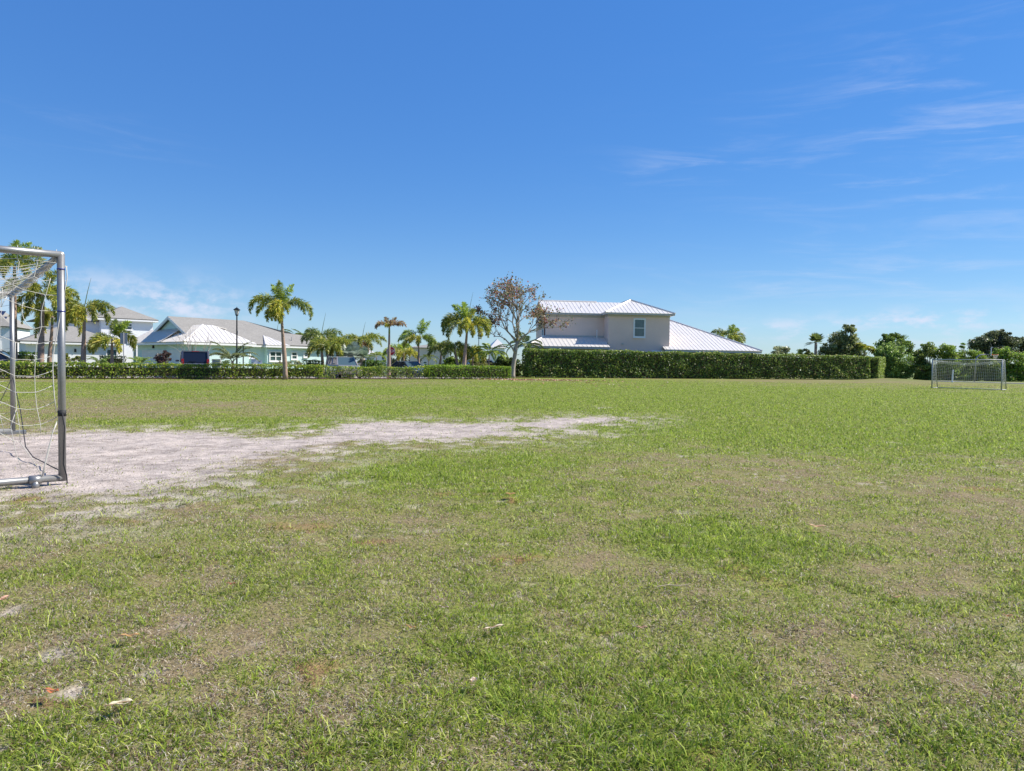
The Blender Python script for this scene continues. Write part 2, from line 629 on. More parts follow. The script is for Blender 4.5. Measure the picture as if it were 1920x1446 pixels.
def mound_h(x, y):
    c = G(1668, 713)
    return .28 * np.exp(-(((x - c.x) / 3.2) ** 2 + ((y - c.y) / 2.4) ** 2))


def ground_z(x, y):
    h = (fbm(x * 1.7, y * 1.7, 31, 3) - .5) * .05 + (fbm(x * 6.0, y * 6.0, 37, 2) - .5) * .022
    return h * np.clip((y + 3) / 3, 0, 1) * np.clip(1 - (y - 30) / 30, 0, 1) + mound_h(x, y)


def axis(lo, hi, fine_lo, fine_hi, step, grow):
    a = list(np.arange(fine_lo, fine_hi, step))
    s = step
    while a[-1] < hi:
        s *= grow
        a.append(a[-1] + s)
    s = step
    b = []
    c = fine_lo
    while c > lo:
        s *= grow
        c -= s
        b.append(c)
    return np.array(b[::-1] + a)


C_SAND = np.array((.53, .455, .40))
C_THATCH = np.array((.215, .168, .092))
C_REDD = np.array((.275, .165, .085))
C_MOSS = np.array((.165, .210, .030))


def build_ground():
    xs = axis(-1500, 1500, -8.0, 8.0, .05, 1.042)
    ys = axis(-300, 3000, 1.2, 12.0, .05, 1.030)
    X, Y = np.meshgrid(xs, ys)
    Z = ground_z(X, Y)
    sand, red, g, n2, n4 = zones(X, Y)
    far = np.clip((np.hypot(X, Y) - 75) / 40, 0, 1)
    gm = np.clip(g[..., None] * 1.15, 0, 1) * .92
    col = C_THATCH * (1 - gm) + C_MOSS * gm
    col = col * (1 - red[..., None]) + C_REDD * red[..., None]
    foot = .70 + .30 * np.clip((n4 - .25) * 2.0, 0, 1) + .22 * np.clip((n2 - .35) * 2, 0, 1) - .12
    foot = foot * (1 - .25 * np.clip((fbm(X * 2.2, Y * 5.0, 63, 3) - .55) * 6, 0, 1))
    col = col * (1 - sand[..., None]) + C_SAND * foot[..., None] * sand[..., None]
    col = col * (1 - far[..., None]) + np.array((.15, .19, .06)) * far[..., None]
    Z = Z - sand * (.012 + .035 * np.clip(fbm(X * 3.2, Y * 3.2, 91, 3) - .45, 0, 1) * (Y < 30))
    nx, ny = len(xs), len(ys)
    V = np.stack([X, Y, Z], axis=-1).reshape(-1, 3)
    i = (np.arange(ny - 1)[:, None] * nx + np.arange(nx - 1)[None, :]).ravel()
    F = np.stack([i, i + 1, i + 1 + nx, i + nx], axis=1).astype(np.int32)
    me = bpy.data.meshes.new('ground')
    me.vertices.add(len(V))
    me.vertices.foreach_set('co', V.astype(np.float32).ravel())
    me.loops.add(F.size)
    me.loops.foreach_set('vertex_index', F.ravel())
    me.polygons.add(len(F))
    me.polygons.foreach_set('loop_start', np.arange(len(F), dtype=np.int32) * 4)
    me.polygons.foreach_set('use_smooth', np.ones(len(F), dtype=bool))
    me.update(calc_edges=True)
    a = me.attributes.new('Col', 'FLOAT_COLOR', 'POINT')
    c4 = np.ones((len(V), 4), dtype=np.float32)
    c4[:, :3] = col.reshape(-1, 3)
    a.data.foreach_set('color', c4.ravel())
    me.materials.append(M_GROUND)
    o = bpy.data.objects.new('ground', me)
    COL.objects.link(o)
    tag(o, kind='structure')


build_ground()


def build_grass(N=2500000):
    # distance sampled with density ~ 1/d^2, so d is log-uniform
    u = RNG.uniform(0, 1, N)
    d0, d1 = 1.5, 64.0
    d = d0 * (d1 / d0) ** u
    half = .80 * d + 2.6
    x = (RNG.uniform(-1, 1, N) * half).astype(np.float32)
    d = d.astype(np.float32)
    y = d
    sand, red, g, n2, n4 = zones(x, y)
    tuft = fbm(x * 15.0, y * 15.0, 41, 2)
    clump = fbm(x * 3.0, y * 3.0, 47, 2)
    # keep: none on the pads and beds, few on sand
    keep = RNG.uniform(0, 1, N) > np.maximum(sand * .92, red * .60)
    keep &= RNG.uniform(0, 1, N) < (.35 + .85 * np.clip((tuft - .30) * 2.4, 0, 1))
    HL = G(0, 710), G(955, 711)
    t = (x - HL[0].x) / (HL[1].x - HL[0].x)
    keep &= ~((y > HL[0].y + t * (HL[1].y - HL[0].y) - 1.3) & (x < HL[1].x + .3))
    TL = (1.3, 68.0), (42.8, 83.0)
    keep &= ~((y > TL[0][1] + (x - TL[0][0]) / (TL[1][0] - TL[0][0]) * (TL[1][1] - TL[0][1]) - .9) & (x > 0))
    x, y, d, sand, g, n2, n4, red, clump, tuft = [a[keep] for a in (x, y, d, sand, g, n2, n4, red, clump, tuft)]
    n = len(x)
    z = ground_z(x, y) - .004
    z = z - sand * .010
    live = RNG.uniform(0, 1, n) < (.10 + .72 * g) * (1 - .55 * sand)
    wscale = np.maximum(1, (d / 4.0) ** .66)
    hgt = RNG.uniform(.007, .022, n) * (.62 + .75 * g) * (.55 + 1.0 * clump)
    hgt = np.where(live, hgt * 1.15, hgt * .95)
    hgt *= np.where(sand > .3, .75, 1)
    tall = live & (RNG.uniform(0, 1, n) < .06)
    hgt = np.where(tall, hgt * 1.9, hgt)
    lenL = hgt * RNG.uniform(1.2, 2.6, n)
    w = RNG.uniform(.0011, .0025, n) * wscale * np.where(live, 1.15, .85)
    # blades of a tuft lean the same way
    az = 2 * math.pi * 3.0 * fbm(x * 6.0, y * 6.0, 51, 2) + RNG.normal(0, 2.2, n)
    lean = np.where(live, RNG.uniform(.55, 1.45, n), RNG.uniform(.95, 1.55, n))
    hx, hy = np.cos(az), np.sin(az)
    base = np.stack([x, y, z], 1)
    dir1 = np.stack([hx * np.sin(lean * .6), hy * np.sin(lean * .6), np.cos(lean * .6)], 1)
    l2 = np.minimum(lean * 1.35, 1.72)
    dir2 = np.stack([hx * np.sin(l2), hy * np.sin(l2), np.cos(l2)], 1)
    mid = base + dir1 * (lenL * .5)[:, None]
    tip = mid + dir2 * (lenL * .6)[:, None]
    wa = az + math.pi / 2 + RNG.normal(0, .6, n)
    side = np.stack([np.cos(wa), np.sin(wa), np.zeros(n)], 1) * w[:, None]
    V = np.stack([base - side * .8, base + side * .8, mid + side, tip, mid - side], 1)   # one folded five-corner blade
    gl = np.array([(.265, .350, .036), (.330, .390, .050), (.185, .275, .032), (.420, .450, .120)])
    dd = np.array([(.52, .44, .32), (.42, .34, .24), (.62, .57, .47), (.26, .165, .11)])
    k = RNG.integers(0, 4, n)
    yel = np.clip((g - .55) * 1.6, 0, 1)[:, None]
    cl = gl[k] * (1 - .35 * yel) + np.array((.205, .330, .030)) * .35 * yel
    cd = dd[RNG.integers(0, 4, n)]
    col = np.where(live[:, None], cl, cd)
    rm = (red > .25) & ~live
    col[rm] = np.array((.34, .20, .12)) * RNG.uniform(.7, 1.2, (rm.sum(), 1))
    litter = (sand > .4) & ~live
    col[litter] = np.array((.20, .15, .11)) * RNG.uniform(.6, 1.3, (litter.sum(), 1))
    col *= RNG.uniform(.45, 1.60, (n, 1))
    me = bpy.data.meshes.new('grass')
    me.vertices.add(n * 5)
    me.vertices.foreach_set('co', V.astype(np.float32).ravel())
    b5 = (np.arange(n, dtype=np.int32) * 5)[:, None]
    me.loops.add(n * 7)
    me.loops.foreach_set('vertex_index', (b5 + np.array([0, 1, 2, 4, 4, 2, 3], dtype=np.int32)).ravel())
    me.polygons.add(n * 2)
    me.polygons.foreach_set('loop_start', ((np.arange(n, dtype=np.int32) * 7)[:, None] + np.array([0, 4], dtype=np.int32)).ravel())
    me.update(calc_edges=True)
    at = me.attributes.new('Col', 'FLOAT_COLOR', 'FACE')
    c4 = np.ones((n * 2, 4), dtype=np.float32)
    c4[:, :3] = np.repeat(col, 2, axis=0)
    at.data.foreach_set('color', c4.ravel())
    me.materials.append(M_BLADE)
    o = bpy.data.objects.new('grass', me)
    COL.objects.link(o)
    tag(o, 'patchy sports field turf of green and straw coloured blades', 'grass', kind='stuff')


build_grass()


# ------------------------------------------------------------------ road, pavement, beds, path
def strip(name, A, B, o0, o1, z, m, ext=(0, 0)):
    """flat band along the line A-B, offset o0..o1 to its far side, z above the ground"""
    A, B = Vector((A[0], A[1], 0)), Vector((B[0], B[1], 0))
    u = (B - A).normalized()
    v = Vector((-u.y, u.x, 0))
    A, B = A - u * ext[0], B + u * ext[1]
    mb = MB()
    if z < .05:
        mb.poly([A + v * o0 + Vector((0, 0, z)), B + v * o0 + Vector((0, 0, z)), B + v * o1 + Vector((0, 0, z)), A + v * o1 + Vector((0, 0, z))])
    else:
        c = (A + B) / 2 + v * ((o0 + o1) / 2) + Vector((0, 0, z / 2 - .1))
        mb.box(c, ((B - A).length, o1 - o0, z + .2), Matrix((u, v, Vector((0, 0, 1)))).transposed())
    return tag(mb.build(name, m), kind='structure')


HA, HB = G(0, 710), G(955, 711)
HU = (HB - HA).normalized()
HV = Vector((-HU.y, HU.x, 0))
strip('mulch_bed', HA, HB, -.75, 1.6, .035, M_MULCH, (30, .8))
strip('pavement', HA, HB, 1.7, 3.0, .03, M_CONC, (60, 1))
strip('kerb', HA, HB, 3.0, 3.2, .10, M_CONC, (60, 1))
strip('road', HA, HB, 3.2, 10.6, .012, M_ASPHALT, (60, 2.0))
CA = HB + HV * 10.0 - HU * 6.0
strip('cross_street', CA, CA + HV * 70.0, -8.0, 0, .012, M_ASPHALT)
TA, TB = Vector((1.3, 68.0, 0)), Vector((42.8, 83.0, 0))
TU = (TB - TA).normalized()
TV = Vector((-TU.y, TU.x, 0))
strip('planting_bed', TA, TB, -.8, 1.6, .03, M_MULCH, (2.5, 1.2))
pa, pb = G(1800, 716.5), G(1990, 722)
strip('path', pa, pb, 0, 1.3, .06, M_CONC, (3, 30))


# ------------------------------------------------------------------ hedges
GREEN_LOW = [(.200, .260, .026, 3), (.110, .180, .024, 3), (.290, .320, .036, 2), (.055, .100, .018, 2), (.36, .30, .15, .35)]
GREEN_TALL = [(.105, .165, .030, 3), (.155, .215, .042, 3), (.055, .100, .020, 2), (.240, .270, .065, 1.2), (.32, .26, .14, .4)]


def hedge(name, label, A, B, h, dep, leaf, dens, cols, gap=.0, lump=.10, core=True, stems=0.0, group=None, pitch=1.0, cat='hedge', holes=0.0):
    A, B = Vector((A[0], A[1], 0)), Vector((B[0], B[1], 0))
    u = (B - A).normalized()
    v = Vector((-u.y, u.x, 0))
    L = (B - A).length
    root = thing(name, label, cat, A, group=group)
    areas = [L * (h - gap), L * (h - gap), L * dep, dep * (h - gap), dep * (h - gap)]
    c, nn = [], []
    for k, a in enumerate(areas):
        n = int(a * dens)
        if n < 1:
            continue
        s, q = RNG.uniform(0, 1, n), RNG.uniform(0, 1, n)
        if k < 2:
            p = np.stack([s * L, np.full(n, -dep / 2 if k == 0 else dep / 2), .02 + q * (h - .02)], 1)
            nrm = np.tile((0, -1 if k == 0 else 1, 0), (n, 1))
        elif k == 2:
            p = np.stack([s * L, (q - .5) * dep, np.full(n, h)], 1)
            nrm = np.tile((0, 0, 1), (n, 1))
        else:
            p = np.stack([np.full(n, 0 if k == 3 else L), (s - .5) * dep, gap + q * (h - gap)], 1)
            nrm = np.tile((-1 if k == 3 else 1, 0, 0), (n, 1))
        c.append(p)
        nn.append(nrm.astype(float))
    c, nn = np.concatenate(c), np.concatenate(nn)
    bulge = (fbm(c[:, 0] / pitch * 1.0 + 3, c[:, 2] * 1.1 + c[:, 1] * .7, int(L * 7) % 97, 3) - .5) * 2 * lump
    bulge -= RNG.exponential(.05, len(c)) * 1.1
    bulge += np.where(RNG.uniform(0, 1, len(c)) < .05, RNG.uniform(0, .16, len(c)), 0)
    c = c + nn * bulge[:, None]
    # bottoms of single plants end at different heights
    cut = (gap + .30) * (fbm(c[:, 0] / pitch * 1.7, c[:, 0] * 0, 71, 2) - .52) * 1.4
    keep = c[:, 2] > np.maximum(cut, .01)
    if holes:
        keep &= fbm(c[:, 0] * 1.5, c[:, 2] * 2.2, 77, 3) > holes * (1.35 - c[:, 2] / h)
    c, nn = c[keep], nn[keep]
    nrm = unit(nn * .9 + rand_dirs(len(c)) * 1.0 + np.array((.1, 0, .3)))
    q = leaf_quads(c, nrm, leaf, .6)
    M = np.array([[u.x, v.x, 0], [u.y, v.y, 0], [0, 0, 1]])
    q = q @ M.T
    col = mixcols(len(c), cols)
    tone = .72 + .60 * fbm(c[:, 0] * .9, c[:, 2] * 1.5 + c[:, 1], 83, 3)
    fast_mesh('foliage', q, 4, col * tone[:, None], M_LEAF, root)
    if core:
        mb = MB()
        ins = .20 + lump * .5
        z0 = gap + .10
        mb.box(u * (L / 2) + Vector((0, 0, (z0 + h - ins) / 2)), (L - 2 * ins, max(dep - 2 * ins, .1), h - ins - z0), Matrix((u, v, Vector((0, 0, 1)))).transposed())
        mb.build('dark_core', M_HEDGECORE, root)  # solid dark box painted as the shaded inside of the hedge
    if stems:
        mb = MB()
        x = .3
        while x < L - .2:
            for _ in range(random.randint(2, 4)):
                b = u * (x + random.uniform(-.15, .15)) + v * random.uniform(-dep / 4, dep / 4)
                t = b + u * random.choice((-1, 1)) * random.uniform(.2, .5) + v * random.uniform(-.2, .2) + Vector((0, 0, gap + stems))
                mb.tube([b, (b + t) / 2 + u * random.uniform(-.04, .04), t], [.022, .016, .010], 5)
            x += random.uniform(.36, .5)
        mb.tube([u * .25 + Vector((0, 0, .03)), u * (L - .25) + Vector((0, 0, .03))], .012, 4)  # runner along the ground that joins the stems into one part, not a stem
        mb.build('stems', M_STEM, root)
    return root


def on_h(px, off=0.0):
    """point of the low hedge line at a photograph column, off metres beyond it"""
    d = ray(px, 705)
    k = d.x / d.y
    A = HA + HV * off
    t = (k * A.y - A.x) / (HU.x - k * HU.y)
    return A + HU * t


H_LOW = 'low hedges along the far side of the field'
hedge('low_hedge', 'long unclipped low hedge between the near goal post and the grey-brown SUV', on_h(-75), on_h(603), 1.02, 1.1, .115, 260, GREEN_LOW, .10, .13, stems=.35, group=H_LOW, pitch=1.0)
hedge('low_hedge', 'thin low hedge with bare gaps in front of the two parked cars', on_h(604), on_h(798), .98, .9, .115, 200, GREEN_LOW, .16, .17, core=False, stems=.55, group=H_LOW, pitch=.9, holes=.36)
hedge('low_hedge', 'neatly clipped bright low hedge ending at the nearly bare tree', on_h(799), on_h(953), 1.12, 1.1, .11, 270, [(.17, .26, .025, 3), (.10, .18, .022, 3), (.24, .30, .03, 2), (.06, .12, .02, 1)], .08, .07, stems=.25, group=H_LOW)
hedge('tall_hedge', 'tall clipped dark green hedge in front of the taupe house', TA, TB, 2.82, 1.7, .19, 130, GREEN_TALL, .10, .20, pitch=1.6)
E2 = Vector((X_at(1646, 87), 87, 0))
hedge('tall_hedge', 'short lighter end of the tall hedge turning back beside the big light green bush', TB + TU * .9 - TV * .2, E2, 2.75, 1.6, .19, 150, [(.17, .23, .05, 3), (.23, .28, .07, 2), (.10, .15, .03, 1)], .10, .15)  # sunlight on this end is put into its lighter leaf colours
CUBE = [(.10, .17, .03, 3), (.15, .23, .035, 2), (.05, .10, .02, 2)]


def hedge_px(label, x0, x1, Y0, Y1, top, dep, cols=CUBE, name='clipped_hedge', leaf=.12, group=None, dens=170):
    A, B = Vector((X_at(x0, Y0), Y0, 0)), Vector((X_at(x1, Y1), Y1, 0))
    return hedge(name, label, A, B, Z_at((x0 + x1) / 2, top, (Y0 + Y1) / 2), dep, leaf, dens, cols, .03, .07, group=group)


hedge_px('boxy green hedge behind the low hedge, seen through the near goal net', 28, 58, 52, 53.5, 660, 1.4)
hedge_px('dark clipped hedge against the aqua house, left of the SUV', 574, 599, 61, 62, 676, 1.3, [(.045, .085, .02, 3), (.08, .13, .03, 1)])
hedge_px('boxy green hedge right of the SUV windscreen', 686, 702, 63, 63.6, 675.5, 1.2)
hedge_px('small square green hedge just left of the stop sign palm', 704, 716, 64, 64.6, 676.5, 1.2)
hedge_px('low green hedge across the road, left of the big feathery palm', 806, 862, 70, 72, 684.5, 1.2, [(.20, .30, .03, 3), (.12, .20, .025, 2)])
hedge_px('low green hedge across the road, right of the big feathery palm', 874, 932, 72.5, 74.5, 685, 1.2)
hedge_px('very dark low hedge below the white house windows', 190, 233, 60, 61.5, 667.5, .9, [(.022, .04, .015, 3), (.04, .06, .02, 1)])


# ------------------------------------------------------------------ palms
def curve_pts(p0, az, el, L, droop, n=12, twist=0.0):
    pts = [np.array(p0, float)]
    dirs = []
    for k in range(n):
        t = (k + .5) / n
        e = el - droop * (t ** 1.25)
        a = az + twist * t
        d = np.array((math.cos(e) * math.cos(a), math.cos(e) * math.sin(a), math.sin(e)))
        dirs.append(d)
        pts.append(pts[-1] + d * L / n)
    dirs.append(dirs[-1])
    return np.array(pts), np.array(dirs)


def frond(p0, az, el, L, droop, leaf_l, leaf_w, nl, style, cols, twist=0.0, tint=1.0):
    L, nl, leaf_l, leaf_w = L * 1.10, int(nl * 1.9), leaf_l * 1.15, leaf_w * 1.1
    pts, dirs = curve_pts(p0, az, el, L, droop, 12, twist)
    t = np.sort(RNG.uniform(.16, 1.0, nl))
    f = t * 12
    i = np.minimum(f.astype(int), 11)
    w = (f - i)[:, None]
    p = pts[i] * (1 - w) + pts[i + 1] * w
    d = dirs[i]
    side = unit(np.cross(d, np.array((0, 0, 1.0)) + 1e-4))
    upv = np.cross(side, d)
    if style == 'foxtail':
        a = RNG.uniform(0, 2 * math.pi, nl)
        out = side * np.cos(a)[:, None] + upv * np.sin(a)[:, None]
        ld = unit(out * RNG.uniform(.7, 1.1, (nl, 1)) + d * RNG.uniform(.35, .9, (nl, 1)) + np.array((0, 0, -.30)))
    else:
        s = np.where(RNG.uniform(0, 1, nl) < .5, -1, 1)[:, None]
        ld = unit(side * s + d * RNG.uniform(.35, .8, (nl, 1)) + upv * RNG.uniform(.05, .4, (nl, 1)) + np.array((0, 0, -.22)))
    prof = np.clip(np.sin(np.clip(t * 1.06, 0, 1) * math.pi) ** .55, .28, 1)
    ll = (leaf_l * prof * RNG.uniform(.8, 1.15, nl))[:, None]
    wd = unit(np.cross(ld, rand_dirs(nl))) * (leaf_w * RNG.uniform(.7, 1.2, nl))[:, None] * .5
    sag = np.array((0, 0, -1.0)) * ll * RNG.uniform(.05, .22, (nl, 1))
    q = np.stack([p, p + ld * ll * .45 + wd, p + ld * ll + sag, p + ld * ll * .45 - wd], 1)
    c = mixcols(nl, cols) * tint
    # rachis
    r = []
    rw = .022 * L / 2.4
    for k in range(12):
        a_, b_ = pts[k], pts[k + 1]
        sd = unit(np.cross(b_ - a_, np.array((.3, -.8, .5))))
        k0, k1 = rw * (1.1 - k / 12), rw * (1.1 - (k + 1) / 12)
        r.append([a_ - sd * k0, a_ + sd * k0, b_ + sd * k1, b_ - sd * k1])
    q = np.concatenate([q, np.array(r)])
    c = np.concatenate([c, np.tile((.26, .29, .10), (12, 1))])
    return q, c


def fan(p0, az, el, L, rad, nseg, cols, fold=.35, tint=1.0):
    d = np.array((math.cos(el) * math.cos(az), math.cos(el) * math.sin(az), math.sin(el)))
    c = np.array(p0) + d * L
    side = unit(np.cross(d, (0, 0, 1.0)))
    up = np.cross(side, d)
    a = np.linspace(-2.2, 2.2, nseg)
    ld = unit(d * np.cos(a)[:, None] + side * np.sin(a)[:, None] + up * (np.abs(np.sin(a)) * fold)[:, None])
    ll = (rad * (.75 + .25 * np.cos(a)) * RNG.uniform(.9, 1.1, nseg))[:, None]
    perp = unit(np.cross(ld, up)) * rad * .062
    sag = np.array((0, 0, -1.0)) * ll * .14
    q = np.stack([np.tile(c, (nseg, 1)), c + ld * ll * .6 + perp, c + ld * ll + sag, c + ld * ll * .6 - perp], 1)
    s = side * .02
    q = np.concatenate([q, np.array([[np.array(p0) - s, np.array(p0) + s, c + s, c - s]])])
    return q, np.concatenate([mixcols(nseg, cols, .1) * tint, np.array([(.2, .22, .1)])])


FOX = [(.165, .205, .034, 3), (.245, .265, .042, 2), (.085, .125, .030, 2), (.36, .32, .06, 1.6)]
FOXDARK = [(.100, .145, .035, 3), (.15, .19, .045, 2), (.24, .24, .06, 1)]
FOXY = [(.30, .31, .045, 3), (.42, .35, .06, 2), (.18, .22, .035, 2)]
BRIGHT = [(.20, .27, .04, 3), (.27, .32, .05, 2), (.11, .17, .03, 1)]
BROWN = [(.30, .20, .12, 3), (.22, .15, .09, 2), (.26, .26, .06, 1)]


def palm(name, label, px, Y, crown_py, fronds, r=.16, base=None, cols=FOX, style='foxtail', leaf_l=.42, leaf_w=.05, nl=110, spear=0.0, spear_az=.4, crown_px=None, shaft=.7, bulge=1.0, base_py=None, group='palm trees around the field', trunk_mat=None, spear_lean=.10):
    x0 = X_at(px, Y)
    root = thing(name, label, 'palm', (x0, Y, 0), group=group)
    cp = P(crown_px if crown_px is not None else px, crown_py, Y)
    top = np.array((cp.x - x0, 0, cp.z))
    hz = cp.z
    n = 12
    pts, rs = [], []
    for k in range(n + 1):
        t = k / n
        e = t * t * (3 - 2 * t)
        pts.append((top[0] * e, 0, hz * t * .98))
        rs.append(r * (1.25 - .35 * min(t * 9, 1) + (.16 * math.sin(min(t * 1.6, 1) * math.pi)) * bulge - .42 * max(0, t - .25) / .75))
    tr = MB().tube(pts, rs, 12)
    tr.build('trunk', trunk_mat or M_PALMBARK, root, smooth=True)
    if shaft:
        s = MB()
        q0, q1 = np.array(pts[-1]) - np.array((0, 0, shaft)), np.array(pts[-1]) + np.array((0, 0, .15))
        s.tube([tuple(q0), tuple((q0 + q1) / 2), tuple(q1)], [rs[-2] * 1.06, rs[-1] * 1.15, rs[-1] * .6], 12)
        s.build('crownshaft', mat('crownshaft_green', (.22, .29, .10), .6, noise=(5, .2)), root, smooth=True)
    Q, C = [], []
    for fr in fronds:
        az, el, L, droop = fr[:4]
        cc = fr[4] if len(fr) > 4 else cols
        q, c = frond(top + np.array((math.cos(az) * .06, math.sin(az) * .06, RNG.uniform(-.12, .05))), az, el, L, droop, leaf_l, leaf_w, nl, style, cc, RNG.uniform(-.25, .25), RNG.uniform(.8, 1.2))
        Q.append(q)
        C.append(c)
    fast_mesh('crown', np.concatenate(Q), 4, np.concatenate(C), M_FROND, root)
    if spear:
        sp = MB()
        a = Vector(top)
        sp.tube([a, a + Vector((math.cos(spear_az) * spear * spear_lean, 0, spear * .55)), a + Vector((math.cos(spear_az) * spear * spear_lean * 2, 0, spear))], [.035, .022, .006], 6)
        sp.build('spear_leaf', mat('spear_green', (.15, .19, .07), .6), root)
    return root


def ring(n, L, el=(.2, 1.1), droop=(1.6, 2.3), a0=None, cols=None):
    out = []
    a0 = random.uniform(0, 6.28) if a0 is None else a0
    for k in range(n):
        f = (a0 + k * 2.399, random.uniform(*el), L * random.uniform(.85, 1.12), random.uniform(*droop))
        out.append(f + (cols,) if cols else f)
    return out


# the lone palm in front of the low hedge
HERO = [(3.05, .95, 2.9, 2.75, FOX), (2.85, .75, 2.55, 2.3, FOX), (3.5, 1.05, 2.4, 2.4, FOX), (.12, .78, 2.75, 2.75, FOX), (-.35, .65, 2.2, 2.2, FOXDARK),
        (-1.75, .55, 2.3, 2.9, FOXY), (-1.45, .75, 2.2, 3.0, FOXY), (-1.6, .3, 1.9, 2.5, FOXY), (-2.0, .1, 1.9, 1.9, FOXY), (-1.5, 1.42, 1.75, .7, BRIGHT), (.6, 1.45, 1.7, .75, BRIGHT), (2.6, 1.40, 1.7, .8, BRIGHT), (-1.3, -.1, 1.7, 1.5, FOXY), (1.57, .9, 2.2, 2.4, FOX)]
palm('palm_tree', 'lone palm standing in front of the low hedge, drooping fronds against open sky', 535, 48.4, 574, HERO, r=.155, crown_px=528, nl=150, leaf_w=.050, leaf_l=.42, shaft=.9)
palm('palm_tree', 'tallest palm, its crown cut by the crossbar of the near goal', 27, 50, 497, [(0.1, .8, 2.6, 1.9), (.5, .4, 2.7, 2.0), (-.6, .3, 2.7, 2.2), (3.1, .6, 2.8, 2.2), (2.5, .9, 2.6, 1.8), (3.7, .4, 2.7, 2.3), (-1.3, .5, 2.4, 2.4), (1.5, 1.3, 2.3, .8, BRIGHT), (2.2, 1.35, 2.3, .9, BRIGHT), (-1.9, .1, 2.4, 2.0), (.9, 1.2, 2.2, 1.0)], r=.19, nl=160, spear=0, leaf_l=.5)
palm('palm_tree', 'thick-trunked palm in the middle of the near goal net', 76, 50.5, 548, ring(14, 2.9, (.1, .9), (1.8, 2.6)) + [(1.2, 1.3, 2.1, .8)], r=.21, nl=170, leaf_l=.46, crown_px=80)
palm('palm_tree', 'palm with a thinner trunk just right of the thick-trunked one behind the net', 92, 54, 590, ring(13, 2.8, (.0, .9), (1.8, 2.5), cols=FOXY), r=.16, nl=160, crown_px=98)
palm('palm_tree', 'palm right of the near goal post with a tall bare spear leaf', 156, 50.5, 577, [(.25, .75, 2.3, 2.2), (-.5, .2, 2.0, 2.0), (3.0, .7, 2.2, 2.2), (3.5, .4, 2.2, 2.1), (2.4, .6, 2.2, 2.2), (-1.6, .1, 1.9, 1.9, FOXY), (-1.2, .0, 1.6, 1.6, FOXY), (1.4, .8, 2.0, 2.0), (3.9, -.1, 1.9, 1.6, FOXY), (2.8, .1, 2.5, 2.0), (3.2, .95, 2.6, 2.5), (.0, .4, 2.3, 2.4), (-2.2, .5, 2.2, 2.4)], r=.17, spear=2.2, spear_az=.2, nl=150, crown_px=158, spear_lean=.12)
palm('palm_tree', 'short bushy palm in front of the grey sign back', 210, 51, 633, [(.1, .7, 1.9, 2.3), (.45, .4, 1.9, 2.3), (3.0, .6, 2.0, 2.1), (3.5, .2, 1.9, 2.0, FOXY), (3.9, -.1, 1.7, 1.6, FOXY), (-1.4, .2, 1.7, 2.0), (-.6, .1, 1.7, 2.0, FOXY), (1.1, 1.25, 1.7, .9, BRIGHT), (.6, 1.3, 1.7, 1.0, BRIGHT), (1.8, 1.3, 1.6, .8, FOXDARK)], r=.13, nl=140)
palm('palm_tree', 'low arching palm clump at the foot of the near street lamp', 436, 51.5, 676, [(3.0, .9, 2.0, 1.7), (3.2, .7, 2.3, 1.7), (2.8, 1.1, 2.0, 1.5), (.1, 1.0, 2.0, 1.7), (.2, .7, 1.9, 1.6), (.4, 1.2, 1.9, 1.3), (-1.6, .8, 1.6, 1.6), (1.6, .9, 1.9, 1.6), (-2.3, .9, 1.7, 1.6), (-.7, .9, 1.6, 1.6), (3.4, 1.25, 2.2, 1.2), (.0, 1.3, 1.9, 1.1)], r=.17, cols=[(.14, .17, .07, 2), (.20, .22, .10, 1), (.08, .10, .04, 1)], style='pinnate', leaf_l=.42, leaf_w=.035, nl=120, shaft=0)
palm('palm_tree', 'dark round-headed palm left of the silver fan palm, with a thin spear leaf', 606, 64, 632, ring(10, 2.3, (.3, 1.0), (2.0, 2.6), cols=FOXDARK), r=.15, nl=130, spear=2.3, spear_az=.3, crown_px=602)
palm('palm_tree', 'yellowish drooping palm behind the SUV roof', 612, 60, 648, ring(11, 2.1, (.1, .9), (1.9, 2.6), cols=FOX), r=.15, nl=130, crown_px=616)
palm('palm_tree', 'bushy green palm between the yellowish drooping one and the silver fan palm', 632, 62, 645, ring(11, 2.1, (.2, 1.0), (1.8, 2.5)), r=.14, nl=130)
palm('palm_tree', 'palm with some reddish dead fronds above the silver fan palm', 678, 66, 640, ring(10, 2.4, (.3, 1.1), (1.7, 2.4)) + [(-1.4, .1, 1.7, 1.6, BROWN), (-1.8, -.1, 1.6, 1.4, BROWN), (-.9, 0, 1.6, 1.6, BROWN)], r=.15, nl=130, spear=1.9, spear_az=.3)
palm('palm_tree', 'sickly thin-crowned brown palm whose trunk crosses the stop sign', 729, 56.5, 611, [(2.9, 1.0, 1.5, 2.8, BROWN), (3.3, .9, 1.3, 2.4, BROWN), (.2, .9, 1.5, 2.1, BROWN), (-.3, .8, 1.2, 1.8, BROWN), (.9, 1.2, 1.1, .9, BROWN), (2.2, 1.2, 1.1, 1.0, BROWN), (-1.6, .6, 1.0, 1.4, FOXY), (-1.2, .9, .9, 1.0, BROWN)], r=.14, nl=80, leaf_l=.28, leaf_w=.05, crown_px=730, shaft=.6)
palm('palm_tree', 'upright bright green palm between stop sign and big feathery palm', 785, 63, 633, [(3.0, .6, 2.0, 1.7), (2.7, .8, 1.9, 1.5), (3.5, .2, 1.7, 1.8, FOXY), (.1, .7, 1.8, 2.3), (-.4, .4, 1.7, 2.1), (-1.4, .2, 1.6, 1.8, FOXY), (1.2, 1.35, 1.8, .6, BRIGHT), (.4, 1.3, 1.7, .7, BRIGHT), (-2.0, .5, 1.6, 1.9, FOXY)], r=.11, cols=BRIGHT, nl=130)
